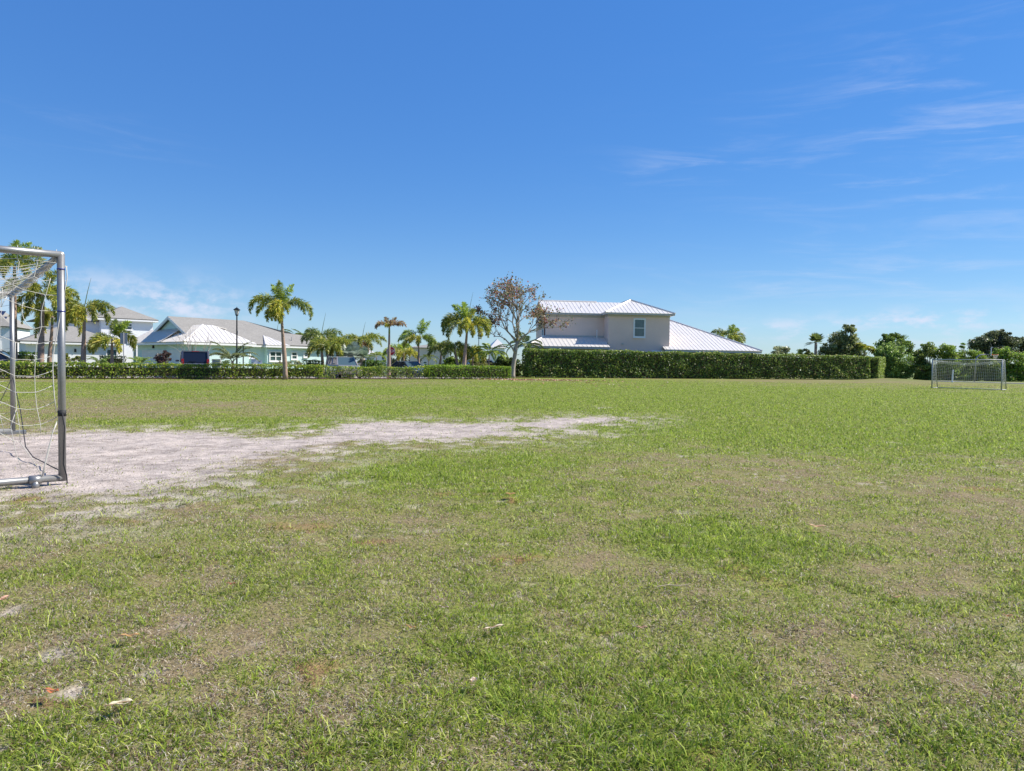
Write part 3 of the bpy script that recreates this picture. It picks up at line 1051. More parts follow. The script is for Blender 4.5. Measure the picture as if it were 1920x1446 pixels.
palm('palm_tree', 'small leaning green palm directly behind the stop sign', 745, 72, 656, ring(8, 1.7, (.3, 1.2), (1.5, 2.3), cols=BRIGHT), r=.09, nl=110, spear=1.4)
palm('palm_tree', 'small yellow-green palm just right of the stop sign above the sedan', 757, 70, 661, ring(9, 1.7, (.1, .9), (1.7, 2.4), cols=FOXY), r=.10, nl=110)
palm('palm_tree', 'small distant palm with arched fronds in front of the beige house', 803, 78, 671, ring(8, 1.3, (.2, .9), (1.3, 2.0), cols=FOXDARK), r=.07, nl=80, style='pinnate', leaf_l=.3, leaf_w=.035, shaft=0)
palm('palm_tree', 'small feathery palm left of the white house eave, above the clipped hedges', 706, 74, 668, ring(8, 1.5, (.2, 1.0), (1.2, 2.0), cols=BRIGHT), r=.07, nl=90, style='pinnate', leaf_l=.34, leaf_w=.035, shaft=0)
palm('palm_tree', 'big feathery palm with a slanted trunk left of the nearly bare tree', 869, 62, 604, [(3.0, .85, 2.7, 2.3), (2.75, .65, 2.8, 2.2), (3.3, .45, 2.7, 2.2), (3.6, .2, 2.6, 2.2, FOX), (.1, .75, 2.6, 2.5), (.35, .5, 2.7, 2.4), (-.3, .5, 2.6, 2.5), (-.6, .2, 2.3, 2.1, FOXY), (-1.5, .5, 2.1, 2.4, FOXY), (-1.9, .2, 2.3, 2.1, FOXY), (1.9, 1.35, 2.2, .9, BRIGHT), (2.6, 1.25, 2.2, 1.1, BRIGHT), (1.2, 1.2, 2.0, 1.3), (-1.2, .0, 2.0, 1.7, FOXY), (1.6, .7, 2.5, 2.3)], r=.17, nl=200, leaf_l=.5, spear=2.7, spear_az=.4, crown_px=876, leaf_w=.05, shaft=.9)
palm('palm_tree', 'brown-trunked palm close behind the left side of the big feathery palm', 861, 66, 650, ring(10, 2.2, (.0, .8), (1.6, 2.3), cols=FOX), r=.16, nl=130, crown_px=853)
palm('palm_tree', 'palm with pale trunk at the left edge of the feathery palm clump', 823, 72, 652, ring(9, 2.1, (.2, .9), (1.8, 2.4), cols=FOXDARK), r=.15, nl=120, crown_px=828)
palm('palm_tree', 'golden drooping palm under the right fronds of the big feathery palm', 886, 68, 656, ring(10, 2.0, (.0, .8), (1.8, 2.5), cols=FOXY), r=.11, nl=130)
palm('palm_tree', 'low green palm left of the tall hedge end', 917, 66, 662, ring(12, 2.1, (.3, 1.1), (1.3, 2.1), cols=BRIGHT), r=.09, nl=110, style='pinnate', leaf_l=.40, leaf_w=.05, shaft=0)
palm('palm_tree', 'dark spreading palm behind the trunk of the nearly bare tree', 985, 73, 648, [(3.0, .7, 2.2, 1.9), (3.3, .4, 2.3, 1.9), (2.7, .9, 2.0, 1.8), (.1, .6, 2.4, 2.2), (.3, .9, 2.0, 1.9), (-.3, .3, 2.2, 2.2), (-1.5, .5, 1.7, 1.9), (1.5, 1.2, 1.8, 1.3), (2.0, 1.3, 1.9, 1.0), (-2.3, .4, 2.0, 2.0)], r=.12, cols=[(.08, .12, .03, 3), (.12, .16, .04, 2)], nl=130, style='pinnate', leaf_l=.5, leaf_w=.05, shaft=0)
palm('palm_tree', 'palm crown rising behind the right slope of the taupe house roof', 1365, 104, 630, [(.1, .6, 3.1, 2.2), (-.4, .3, 2.6, 2.0), (3.0, .5, 3.0, 2.0), (3.5, .2, 2.7, 1.8), (2.6, .9, 2.6, 1.6), (.9, 1.2, 2.7, 1.2, BRIGHT), (.5, 1.0, 2.8, 1.5, BRIGHT), (-1.6, .3, 2.4, 1.9), (1.6, .9, 2.6, 1.7), (.3, .1, 2.4, 1.7, FOXY)], r=.2, nl=140, leaf_l=.62, leaf_w=.07)
palm('palm_tree', 'palm top showing above the aqua house roof, left of the lone palm trunk', 519, 96, 622, ring(8, 2.4, (.1, .8), (1.0, 1.8), cols=FOXDARK), r=.15, nl=110, style='pinnate', leaf_l=.5, leaf_w=.06, shaft=0, spear=1.8, spear_az=.1)
palm('palm_tree', 'two-toned grey-green palm top behind the right end of the aqua house roof', 572, 97, 633, ring(9, 2.4, (.3, 1.1), (.9, 1.7), cols=FOXDARK), r=.15, nl=110, style='pinnate', leaf_l=.5, leaf_w=.06, shaft=0)
palm('palm_tree', 'yellow clumping palm among the dark bushes right of the tall hedge', 1622, 89, 655, ring(16, 1.35, (.4, 1.3), (1.2, 2.1), cols=[(.36, .33, .04, 3), (.24, .28, .04, 2), (.14, .2, .03, 1)]), r=.12, nl=120, style='pinnate', leaf_l=.45, leaf_w=.07, shaft=0, group=None)


def fan_palm(label, px, Y, py, n, L, rad, cols, r=.2, el=(-.2, 1.4), nseg=26, group=None):
    x0 = X_at(px, Y)
    root = thing('fan_palm', label, 'palm', (x0, Y, 0), group=group)
    h = Z_at(px, py, Y)
    MB().tube([(0, 0, 0), (0, 0, h * .5), (0, 0, h)], [r * 1.1, r, r * .85], 12).build('trunk', M_BARK, root, smooth=True)
    Q, C = [], []
    for k in range(n):
        q, c = fan((0, 0, h), k * 2.399 + RNG.uniform(-.2, .2), RNG.uniform(*el), L * RNG.uniform(.8, 1.15), rad * RNG.uniform(.85, 1.1), nseg, cols, .3, RNG.uniform(.8, 1.2))
        Q.append(q)
        C.append(c)
    fast_mesh('crown', np.concatenate(Q), 4, np.concatenate(C), M_FROND, root)
    return root


fan_palm('silver-grey fan palm behind the SUV', 656, 61, 671, 20, .75, .95, [(.26, .31, .26, 3), (.19, .24, .20, 2), (.33, .38, .33, 1)], el=(-.1, 1.4))
fan_palm('grey-green fan palm tucked between the silver one and the clipped hedges', 681, 64, 672, 13, .55, .75, [(.14, .19, .13, 3), (.20, .25, .19, 1)], el=(.0, 1.4))
fan_palm('cabbage palm with a round fan crown above the tall hedge', 1528, 92, 643, 24, .75, .85, [(.10, .14, .035, 3), (.15, .19, .05, 2), (.06, .09, .025, 1)], el=(-.5, 1.45))


# ------------------------------------------------------------------ shrubs and broad trees
def clump_cloud(c, rad, n, leaf, cols, nclump, flat=1.0, shell=.5):
    """leaves of a crown: nclump sub-clumps inside an ellipsoid of radii rad round c"""
    c = np.array(c, float)
    rad = np.array(rad, float)
    u = rand_dirs(nclump)
    rr = RNG.uniform(shell, 1.0, (nclump, 1)) ** .7
    cc = c + u * rr * rad * .86
    cr = RNG.uniform(.24, .46, nclump) * rad.mean()
    k = RNG.integers(0, nclump, n)
    off = rand_dirs(n) * (RNG.uniform(0, 1, (n, 1)) ** .45) * cr[k][:, None] * np.array((1.15, 1.15, .8))
    p = cc[k] + off
    nrm = unit(off / cr[k][:, None] * .6 + rand_dirs(n) * .9 + np.array((0, 0, .35)))
    tone = RNG.uniform(.70, 1.30, nclump)[k]
    col = mixcols(n, cols) * tone[:, None]
    return leaf_quads(p, nrm, leaf, .6), col, cc


def tree(name, label, px, Y, blobs_px, leaf=.22, dens=1.0, cols=None, cat='tree', trunk_r=.16, bark=None, group=None, base_py=None):
    """blobs_px: (px, py, half width px, half height px, leaves)"""
    x0 = X_at(px, Y)
    root = thing(name, label, cat, (x0, Y, 0), group=group)
    Q, C, tips = [], [], []
    for bx, by, hw, hh, n in blobs_px:
        c = P(bx, by, Y)
        rx, rz = hw * Y / FPX, hh * Y / FPX
        q, col, cc = clump_cloud((c.x - x0, RNG.uniform(-.3, .3), c.z), (rx, min(rx, 2.6), rz), int(n * dens), leaf, cols, max(7, int(n / 90)))
        Q.append(q)
        C.append(col)
        tips += [(c.x - x0, 0, c.z - rz * .2)] + [tuple(cc[i]) for i in range(0, len(cc), max(1, len(cc) // 5))]
    fast_mesh('crown', np.concatenate(Q), 4, np.concatenate(C), M_LEAF, root)
    mb = MB()
    low = min(t[2] for t in tips)
    fork = Vector((0, 0, max(.25, low * .55)))
    mb.tube([(0, 0, -.05), fork * .5 + Vector((.03, 0, 0)), fork], [trunk_r * 1.2, trunk_r, trunk_r * .85], 8)
    for t in tips:
        t = Vector(t)
        m = fork.lerp(t, .5) + Vector((random.uniform(-.2, .2), random.uniform(-.2, .2), .15))
        mb.tube([fork, m, t], [trunk_r * .55, trunk_r * .3, .015], 6)
    mb.build('trunk' if cat == 'tree' else 'stems', bark or M_BARK, root, smooth=True)
    return root


OLIVE = [(.16, .19, .065, 3), (.21, .23, .09, 2), (.09, .12, .04, 2), (.28, .27, .15, .6)]
LUSHT = [(.15, .22, .03, 3), (.22, .29, .045, 2), (.08, .13, .022, 2), (.30, .35, .08, .6)]
DARKT = [(.125, .17, .035, 3), (.18, .22, .05, 2), (.07, .10, .025, 2)]
OAK = [(.085, .10, .045, 3), (.12, .135, .065, 2), (.05, .065, .03, 2)]
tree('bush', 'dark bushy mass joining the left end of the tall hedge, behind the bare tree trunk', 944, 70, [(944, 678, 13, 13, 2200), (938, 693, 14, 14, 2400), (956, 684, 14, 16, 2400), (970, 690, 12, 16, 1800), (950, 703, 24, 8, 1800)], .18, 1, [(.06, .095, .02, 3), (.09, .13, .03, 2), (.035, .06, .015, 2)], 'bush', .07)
GR = 'bushes and trees along the right edge of the field'
tree('shrub', 'pale loose shrub poking above the tall hedge, right of the taupe house', 1465, 88, [(1465, 656, 20, 9, 900), (1455, 660, 14, 9, 500), (1478, 661, 12, 8, 400)], .20, 1, [(.20, .22, .11, 2), (.12, .16, .06, 2), (.33, .32, .22, 1)], 'shrub', .06, group=GR)
tree('shrub', 'small dark shrub top just left of the cabbage palm', 1506, 93, [(1506, 661, 14, 8, 900), (1515, 664, 9, 7, 400)], .20, 1, DARKT, 'shrub', .06, group=GR)
tree('broadleaf_tree', 'tall olive-green tree behind the right end of the tall hedge', 1583, 91, [(1588, 625, 17, 15, 1700), (1572, 642, 22, 20, 2600), (1598, 648, 22, 18, 2600), (1556, 656, 18, 15, 1900), (1585, 655, 36, 18, 3400), (1590, 668, 36, 18, 3000), (1545, 662, 14, 12, 1200), (1590, 612, 9, 8, 350)], .22, 1, OLIVE, 'tree', .2, group=GR)
tree('broadleaf_tree', 'dark-leaved tree behind the big light green bush', 1676, 93, [(1676, 640, 24, 15, 3000), (1660, 650, 20, 12, 1800), (1694, 652, 17, 15, 1800), (1668, 630, 12, 7, 700)], .22, 1, [(.10, .155, .028, 3), (.15, .20, .04, 2), (.06, .10, .02, 1)], 'tree', .18, group=GR)
tree('bush', 'big light green bush between tall hedge end and far goal', 1672, 88, [(1660, 668, 22, 20, 3000), (1685, 678, 26, 22, 4200), (1665, 694, 26, 18, 3600), (1694, 697, 17, 14, 2200), (1672, 707, 32, 9, 2600), (1648, 668, 12, 16, 1500), (1650, 692, 14, 16, 1600), (1672, 655, 26, 14, 2600)], .20, 1, [(.15, .22, .05, 3), (.21, .29, .07, 2), (.09, .15, .03, 2), (.30, .36, .12, .6)], 'bush', .08, group=GR)
tree('bush', 'darker bush with a rounded top left of the far goal', 1738, 88, [(1744, 653, 17, 10, 1700), (1718, 672, 14, 16, 1800), (1735, 668, 20, 15, 2400), (1725, 690, 22, 18, 2800), (1738, 706, 26, 10, 2400)], .20, 1, DARKT, 'bush', .08, group=GR)
tree('bush', 'green bush directly behind the left half of the far goal', 1778, 87, [(1773, 657, 20, 12, 2200), (1782, 675, 22, 18, 3000), (1770, 697, 26, 16, 3000), (1788, 706, 26, 10, 2200)], .20, 1, LUSHT, 'bush', .08, group=GR)
tree('bush', 'bright bush with a sprig on top behind the right half of the far goal', 1818, 87.5, [(1808, 668, 18, 16, 2300), (1830, 674, 18, 16, 2300), (1806, 648, 7, 6, 260), (1826, 697, 26, 16, 3000), (1805, 704, 26, 12, 2400)], .20, 1, LUSHT, 'bush', .08, group=GR)
tree('bush', 'large bright green bush right of the far goal', 1892, 86, [(1880, 664, 16, 14, 2000), (1896, 676, 24, 18, 3300), (1905, 698, 26, 16, 3000), (1872, 700, 18, 14, 2000), (1888, 710, 34, 8, 2400), (1922, 682, 22, 24, 2600)], .20, 1, [(.15, .23, .03, 3), (.21, .29, .045, 2), (.08, .14, .025, 2), (.30, .22, .10, .4)], 'bush', .08, group=GR)
tree('bush', 'dark low bush under the basketball hoop', 1850, 85.5, [(1850, 684, 18, 14, 2200), (1852, 702, 22, 13, 2600)], .20, 1, DARKT, 'bush', .08, group=GR)
tree('oak_tree', 'far dark oak with a broad domed crown above the basketball hoop', 1868, 140, [(1840, 645, 26, 12, 3200), (1868, 634, 24, 14, 3600), (1888, 641, 20, 13, 2600), (1862, 656, 40, 14, 3400), (1883, 624, 12, 7, 700)], .34, 1, OAK, 'tree', .35, group=GR)
tree('oak_tree', 'far dark oak at the right edge of the view', 1925, 142, [(1915, 645, 16, 12, 1800), (1935, 640, 22, 16, 2600), (1925, 660, 32, 14, 2600)], .34, 1, OAK, 'tree', .35, group=GR)
tree('shrub', 'dark burgundy shrub left of the van', 308, 49.5, [(305, 668, 16, 8, 420), (318, 663, 12, 6, 260), (300, 677, 14, 5, 260), (312, 678, 18, 6, 300)], .13, 1, [(.075, .035, .035, 3), (.10, .075, .05, 2), (.05, .03, .035, 1)], 'shrub', .05)
tree('shrub', 'yellow-flecked green shrub right of the near goal post', 136, 52, [(130, 671, 12, 7, 900), (143, 674, 10, 6, 600)], .13, 1, [(.12, .15, .03, 3), (.36, .33, .08, 1.4), (.06, .09, .02, 1)], 'shrub', .05)
tree('shrub', 'low sparse shrub right of the lone palm trunk, against the aqua wall', 556, 58, [(548, 681, 16, 5, 260), (563, 681, 12, 5, 200)], .12, 1, [(.30, .28, .16, 2), (.16, .19, .07, 2)], 'shrub', .04, M_PALEBARK)
tree('shrub', 'low sparse shrub left of the lone palm trunk, under the double window', 524, 58, [(522, 681, 9, 4, 140), (530, 682, 8, 4, 110)], .12, 1, [(.30, .28, .16, 2), (.16, .19, .07, 2)], 'shrub', .04, M_PALEBARK)
tree('bush', 'rounded green bush behind the trunk of the big feathery palm', 846, 76, [(842, 679, 13, 9, 1500), (852, 676, 10, 9, 1100), (836, 684, 10, 6, 700)], .17, 1, LUSHT, 'bush', .05)
tree('bush', 'yellow-green bush under the golden drooping palm', 893, 75, [(888, 680, 11, 8, 1200), (900, 677, 9, 8, 900)], .17, 1, [(.22, .25, .05, 3), (.30, .28, .06, 1), (.13, .17, .03, 2)], 'bush', .05)
tree('shrub', 'brown-leaved shrub heap in front of the white car', 905, 70, [(900, 684, 16, 5, 700), (918, 683, 14, 5, 600)], .15, 1, [(.16, .13, .06, 2), (.12, .15, .04, 2)], 'shrub', .05)
palm('sago_palm', 'low bright sago palm in front of the white garage door', 263, 51, 682, ring(14, 1.0, (.3, 1.2), (1.0, 1.7), cols=[(.17, .25, .04, 3), (.25, .31, .06, 1)]), r=.12, nl=60, style='pinnate', leaf_l=.2, leaf_w=.03, shaft=0)
palm('sago_palm', 'low green sago palm right of the yellow-flecked shrub', 187, 53, 680, ring(13, 1.0, (.3, 1.2), (1.0, 1.7), cols=[(.12, .19, .04, 3), (.18, .24, .05, 1)]), r=.12, nl=60, style='pinnate', leaf_l=.2, leaf_w=.03, shaft=0)
palm('sago_palm', 'low grassy sago palm right of the grey utility box', 421, 53, 686, ring(12, .9, (.3, 1.2), (1.0, 1.7), cols=[(.15, .21, .07, 3)]), r=.10, nl=60, style='pinnate', leaf_l=.2, leaf_w=.03, shaft=0)


# nearly bare trees grown by forking
def grow(mb, p, d, L, r, depth, tips, spread=.62, maxr=None):
    n = 3
    pts, rs = [p.copy()], [r]
    q = p.copy()
    dd = d.copy()
    for k in range(n):
        dd = (dd + Vector((random.gauss(0, .13), random.gauss(0, .13), random.gauss(.03, .10)))).normalized()
        q = q + dd * L / n
        pts.append(q.copy())
        rs.append(r * (1 - .32 * (k + 1) / n))
    mb.tube(pts, rs, 6 if r > .03 else 4, cap=False)
    if depth == 0:
        tips.append((q.copy(), dd.copy()))
        return
    tips_mid = random.random()
    if tips_mid < .35 and depth < 3:
        tips.append((pts[2].copy(), dd.copy()))
    for k in range(random.choice((2, 2, 3))):
        a = random.uniform(0, 6.283)
        side = dd.orthogonal().normalized()
        side = Matrix.Rotation(a, 3, dd) @ side
        nd = (dd * 1.0 + side * random.uniform(spread * .6, spread * 1.35)).normalized()
        if nd.z < -.05:
            nd.z = abs(nd.z) * .4
        grow(mb, q, nd.normalized(), L * random.uniform(.66, .88), r * random.uniform(.52, .68), depth - 1, tips, spread)


def bare_tree():
    random.seed(42)
    Y = 66.0
    x0 = X_at(961, Y)
    root = thing('nearly_bare_tree', 'pale-trunked tree with a thin crown of reddish leaves at the tall hedge end', 'tree', (x0, Y, 0))
    mb = MB()
    tips = []
    b = [Vector((P(px, py, Y).x - x0, 0, P(px, py, Y).z)) for px, py in ((962, 690), (965, 668), (968, 650), (971, 638))]
    mb.tube([Vector((0, 0, -.05)), Vector((0, 0, .25))] + b, [.31, .25, .21, .19, .17, .17], 10)
    f = b[-1]
    for az, el, L, r, dep in ((.3, 1.0, 1.75, .10, 4), (2.7, 1.1, 1.85, .10, 4), (1.6, 1.35, 2.1, .12, 4), (-1.4, 1.1, 1.85, .09, 4), (-.1, .60, 1.25, .07, 4), (3.2, .75, 1.45, .07, 4), (.9, 1.2, 1.95, .09, 4), (-2.4, 1.2, 1.85, .08, 4)):
        grow(mb, f - Vector((0, 0, random.uniform(0, .5))), Vector((math.cos(az) * math.cos(el), math.sin(az) * math.cos(el), math.sin(el))), L, r, dep, tips)
    # long low limb to the left
    lim = [Vector((P(px, py, Y).x - x0, -.2, P(px, py, Y).z)) for px, py in ((966, 662), (957, 647), (947, 636), (938, 631), (929, 631))]
    mb.tube(lim, [.09, .075, .06, .045, .03], 7)
    for a in (2.3, 2.8, 3.3, 1.9):
        grow(mb, lim[-1 if a > 2.5 else -2], Vector((math.cos(a), random.uniform(-.4, .4), .8)).normalized(), .9, .03, 2, tips)
    mb.build('trunk', M_PALEBARK, root, smooth=True)
    c, nn = [], []
    for q, d in tips:
        for _ in range(random.choice((5, 8, 10, 13, 16))):
            c.append(q - d * random.uniform(-.1, .75) + Vector((random.gauss(0, .20), random.gauss(0, .20), random.gauss(0, .17))))
    c = np.array([tuple(v) for v in c])
    rel = c - np.array(tuple(f))
    cols = mixcols(len(c), [(.10, .095, .05, 3), (.20, .14, .07, 2), (.25, .10, .07, 2.2), (.20, .10, .12, 1.2), (.08, .10, .05, 2.2), (.26, .24, .10, 1.2)], .25)
    fast_mesh('crown', leaf_quads(c, rand_dirs(len(c)), .20, .75), 4, cols, M_LEAF, root)
    # hanging dead leaf tuft and epiphyte in the fork
    e, n2 = [], 260
    p = np.array(tuple(f)) + RNG.normal(size=(n2, 3)) * np.array((.16, .16, .55)) + np.array((-.05, -.1, .55))
    fast_mesh('climbing_leaves', leaf_quads(p, rand_dirs(n2), .17, .5), 4, mixcols(n2, [(.22, .21, .05, 2), (.30, .17, .06, 1), (.12, .14, .04, 1)]), M_LEAF, root)


bare_tree()


def small_bare(label, px, Y, top, spread, seed, n=6, base_off=0.0, cols=None):
    random.seed(seed)
    x0 = X_at(px, Y)
    root = thing('bare_shrub', label, 'shrub', (x0, Y, 0))
    h = Z_at(px, top, Y)
    mb, tips = MB(), []
    for k in range(n):
        a = 6.28 * k / n + random.uniform(-.3, .3)
        grow(mb, Vector((math.cos(a) * .06, math.sin(a) * .06, 0)), Vector((math.cos(a) * spread, math.sin(a) * spread, 1)).normalized(), h * .42, .035, 3, tips, .38)
    mb.build('branches', M_PALEBARK, root, smooth=True)
    return root


small_bare('leafless pale shrub behind the van roof', 357, 55, 628, .22, 5)


# ------------------------------------------------------------------ buildings
class Frame:
    """a house's own axes: u along its front, v into the house, n out of the front"""

    def __init__(s, O, deg):
        s.O = Vector((O[0], O[1], 0))
        s.u = Vector((math.cos(R(deg)), math.sin(R(deg)), 0))
        s.v = Vector((-s.u.y, s.u.x, 0))

    def p(s, a, b, z):
        return s.O + s.u * a + s.v * b + Vector((0, 0, z))

    def on_b(s, px, py, b):
        """(a, z) of a photograph pixel on the plane b = const"""
        q = hit(px, py, s.p(0, b, 0), s.v) - s.O
        return q.dot(s.u), q.z

    def on_a(s, px, py, a):
        q = hit(px, py, s.p(a, 0, 0), s.u) - s.O
        return q.dot(s.v), q.z


def clip_line(P2, x):
    """span of the vertical line X=x inside a 2D polygon"""
    ys = []
    n = len(P2)
    for i in range(n):
        (x0, y0), (x1, y1) = P2[i], P2[(i + 1) % n]
        if (x0 - x) * (x1 - x) < 0:
            ys.append(y0 + (y1 - y0) * (x - x0) / (x1 - x0))
    return (min(ys), max(ys)) if len(ys) >= 2 else None


def roof_face(mb, pts, seam=0.0, th=.06, sw=.032, sh=.030):
    """a roof plane as a slab; pts[0]-pts[1] is the eave. seam: spacing of standing seams"""
    pts = [Vector(p) for p in pts]
    e = (pts[1] - pts[0]).normalized()
    n = (pts[1] - pts[0]).cross(pts[2] - pts[0]).normalized()
    if n.z < 0:
        n = -n
    sdir = n.cross(e).normalized()
    if sdir.z < 0:
        sdir = -sdir
    top = pts
    bot = [p - n * th for p in pts]
    mb.poly(top)
    mb.poly(bot[::-1])
    for i in range(len(pts)):
        j = (i + 1) % len(pts)
        mb.poly([top[i], bot[i], bot[j], top[j]])
    if seam:
        P2 = [((p - pts[0]).dot(e), (p - pts[0]).dot(sdir)) for p in pts]
        xs = [q[0] for q in P2]
        x = min(xs) + seam * .5
        while x < max(xs):
            c = clip_line(P2, x)
            if c and c[1] - c[0] > .15:
                a = pts[0] + e * x + sdir * c[0] + n * sh * .5
                b = pts[0] + e * x + sdir * c[1] + n * sh * .5
                mb.bar(a, b, sw, sh, n)
            x += seam
    return mb


def ridge_cap(mb, a, b, w=.22):
    mb.tube([Vector(a) + Vector((0, 0, .02)), Vector(b) + Vector((0, 0, .02))], w / 2, 6)


def window(root, C, u, n, w, h, off, sash=True, panes=1, fr=.10, sill=True, m=None):
    """C: centre of the opening on the wall face; built with a frame, panes and rails"""
    C, u, n = Vector(C), Vector(u), Vector(n)
    z = Vector((0, 0, 1))
    M = Matrix((u, n, z)).transposed()
    f = MB()
    for s in (-1, 1):
        f.box(C + u * s * (w / 2 + fr / 2) + n * .03, (fr, .10, h + 2 * fr), M)
        f.box(C + z * s * (h / 2 + fr / 2) + n * .032, (w, .104, fr), M)
    if sill:
        f.box(C - z * (h / 2 + fr + .03) + n * .05, (w + 2 * fr + .06, .16, .06), M)
    for k in range(1, panes):
        f.box(C + u * (-w / 2 + w * k / panes) + n * .025, (.10, .08, h), M)
    if sash:
        f.box(C + n * .02, (w, .06, .07), M)
    o = f.build('window', m or M_TRIM, root, off=off)
    g = MB()
    g.box(C + n * .004, (w, .012, h), M)
    g.build('pane', M_GLASS, o, off=off)
    return o


def wall_poly(mb, F, a0, b0, a1, b1, z0, z1, th=.2):
    """vertical wall slab from (a0,b0) to (a1,b1), its outer face on that line"""
    p, q = F.p(a0, b0, 0), F.p(a1, b1, 0)
    d = (q - p).normalized()
    nrm = Vector((d.y, -d.x, 0))
    c = (p + q) / 2 - nrm * th / 2 + Vector((0, 0, (z0 + z1) / 2))
    mb.box(c, ((q - p).length, th, z1 - z0), Matrix((d, -nrm, Vector((0, 0, 1)))).transposed())
    return mb


def block(mb, F, a0, a1, b0, b1, z0, z1):
    c = F.p((a0 + a1) / 2, (b0 + b1) / 2, (z0 + z1) / 2)
    return mb.box(c, (a1 - a0, b1 - b0, z1 - z0), Matrix((F.u, F.v, Vector((0, 0, 1)))).transposed())


def hip_faces(F, a0, a1, b0, b1, ze, pitch, ends=(True, True)):
    """four faces of a hip roof over a rectangle (front, right, back, left), ridge along the longer side; eave first"""
    A, B = a1 - a0, b1 - b0
    t = math.tan(R(pitch))
    if A >= B:
        h, r = B / 2 * t, B / 2
        l = F.p(a0 + (r if ends[0] else 0), (b0 + b1) / 2, ze + h)
        m = F.p(a1 - (r if ends[1] else 0), (b0 + b1) / 2, ze + h)
        c = [F.p(a0, b0, ze), F.p(a1, b0, ze), F.p(a1, b1, ze), F.p(a0, b1, ze)]
        return [[c[0], c[1], m, l], [c[1], c[2], m], [c[2], c[3], l, m], [c[3], c[0], l]], (l, m)
    h, r = A / 2 * t, A / 2
    l = F.p((a0 + a1) / 2, b0 + (r if ends[0] else 0), ze + h)
    m = F.p((a0 + a1) / 2, b1 - (r if ends[1] else 0), ze + h)
    c = [F.p(a0, b0, ze), F.p(a1, b0, ze), F.p(a1, b1, ze), F.p(a0, b1, ze)]
    return [[c[0], c[1], l], [c[1], c[2], m, l], [c[2], c[3], m], [c[3], c[0], l, m]], (l, m)


def eave_band(mb, F, a0, a1, b0, b1, z, h=.2, w=.12):
    """fascia round a rectangle just under the roof edge"""
    block(mb, F, a0, a1, b0, b0 + w, z - h, z - .063)
    block(mb, F, a0, a1, b1 - w, b1, z - h, z - .063)
    block(mb, F, a0, a0 + w, b0 + w, b1 - w, z - h, z - .063)
    block(mb, F, a1 - w, a1, b0 + w, b1 - w, z - h, z - .063)
    block(mb, F, a0 + w, a1 - w, b0 + w, b1 - w, z - h + .05, z - h + .08)


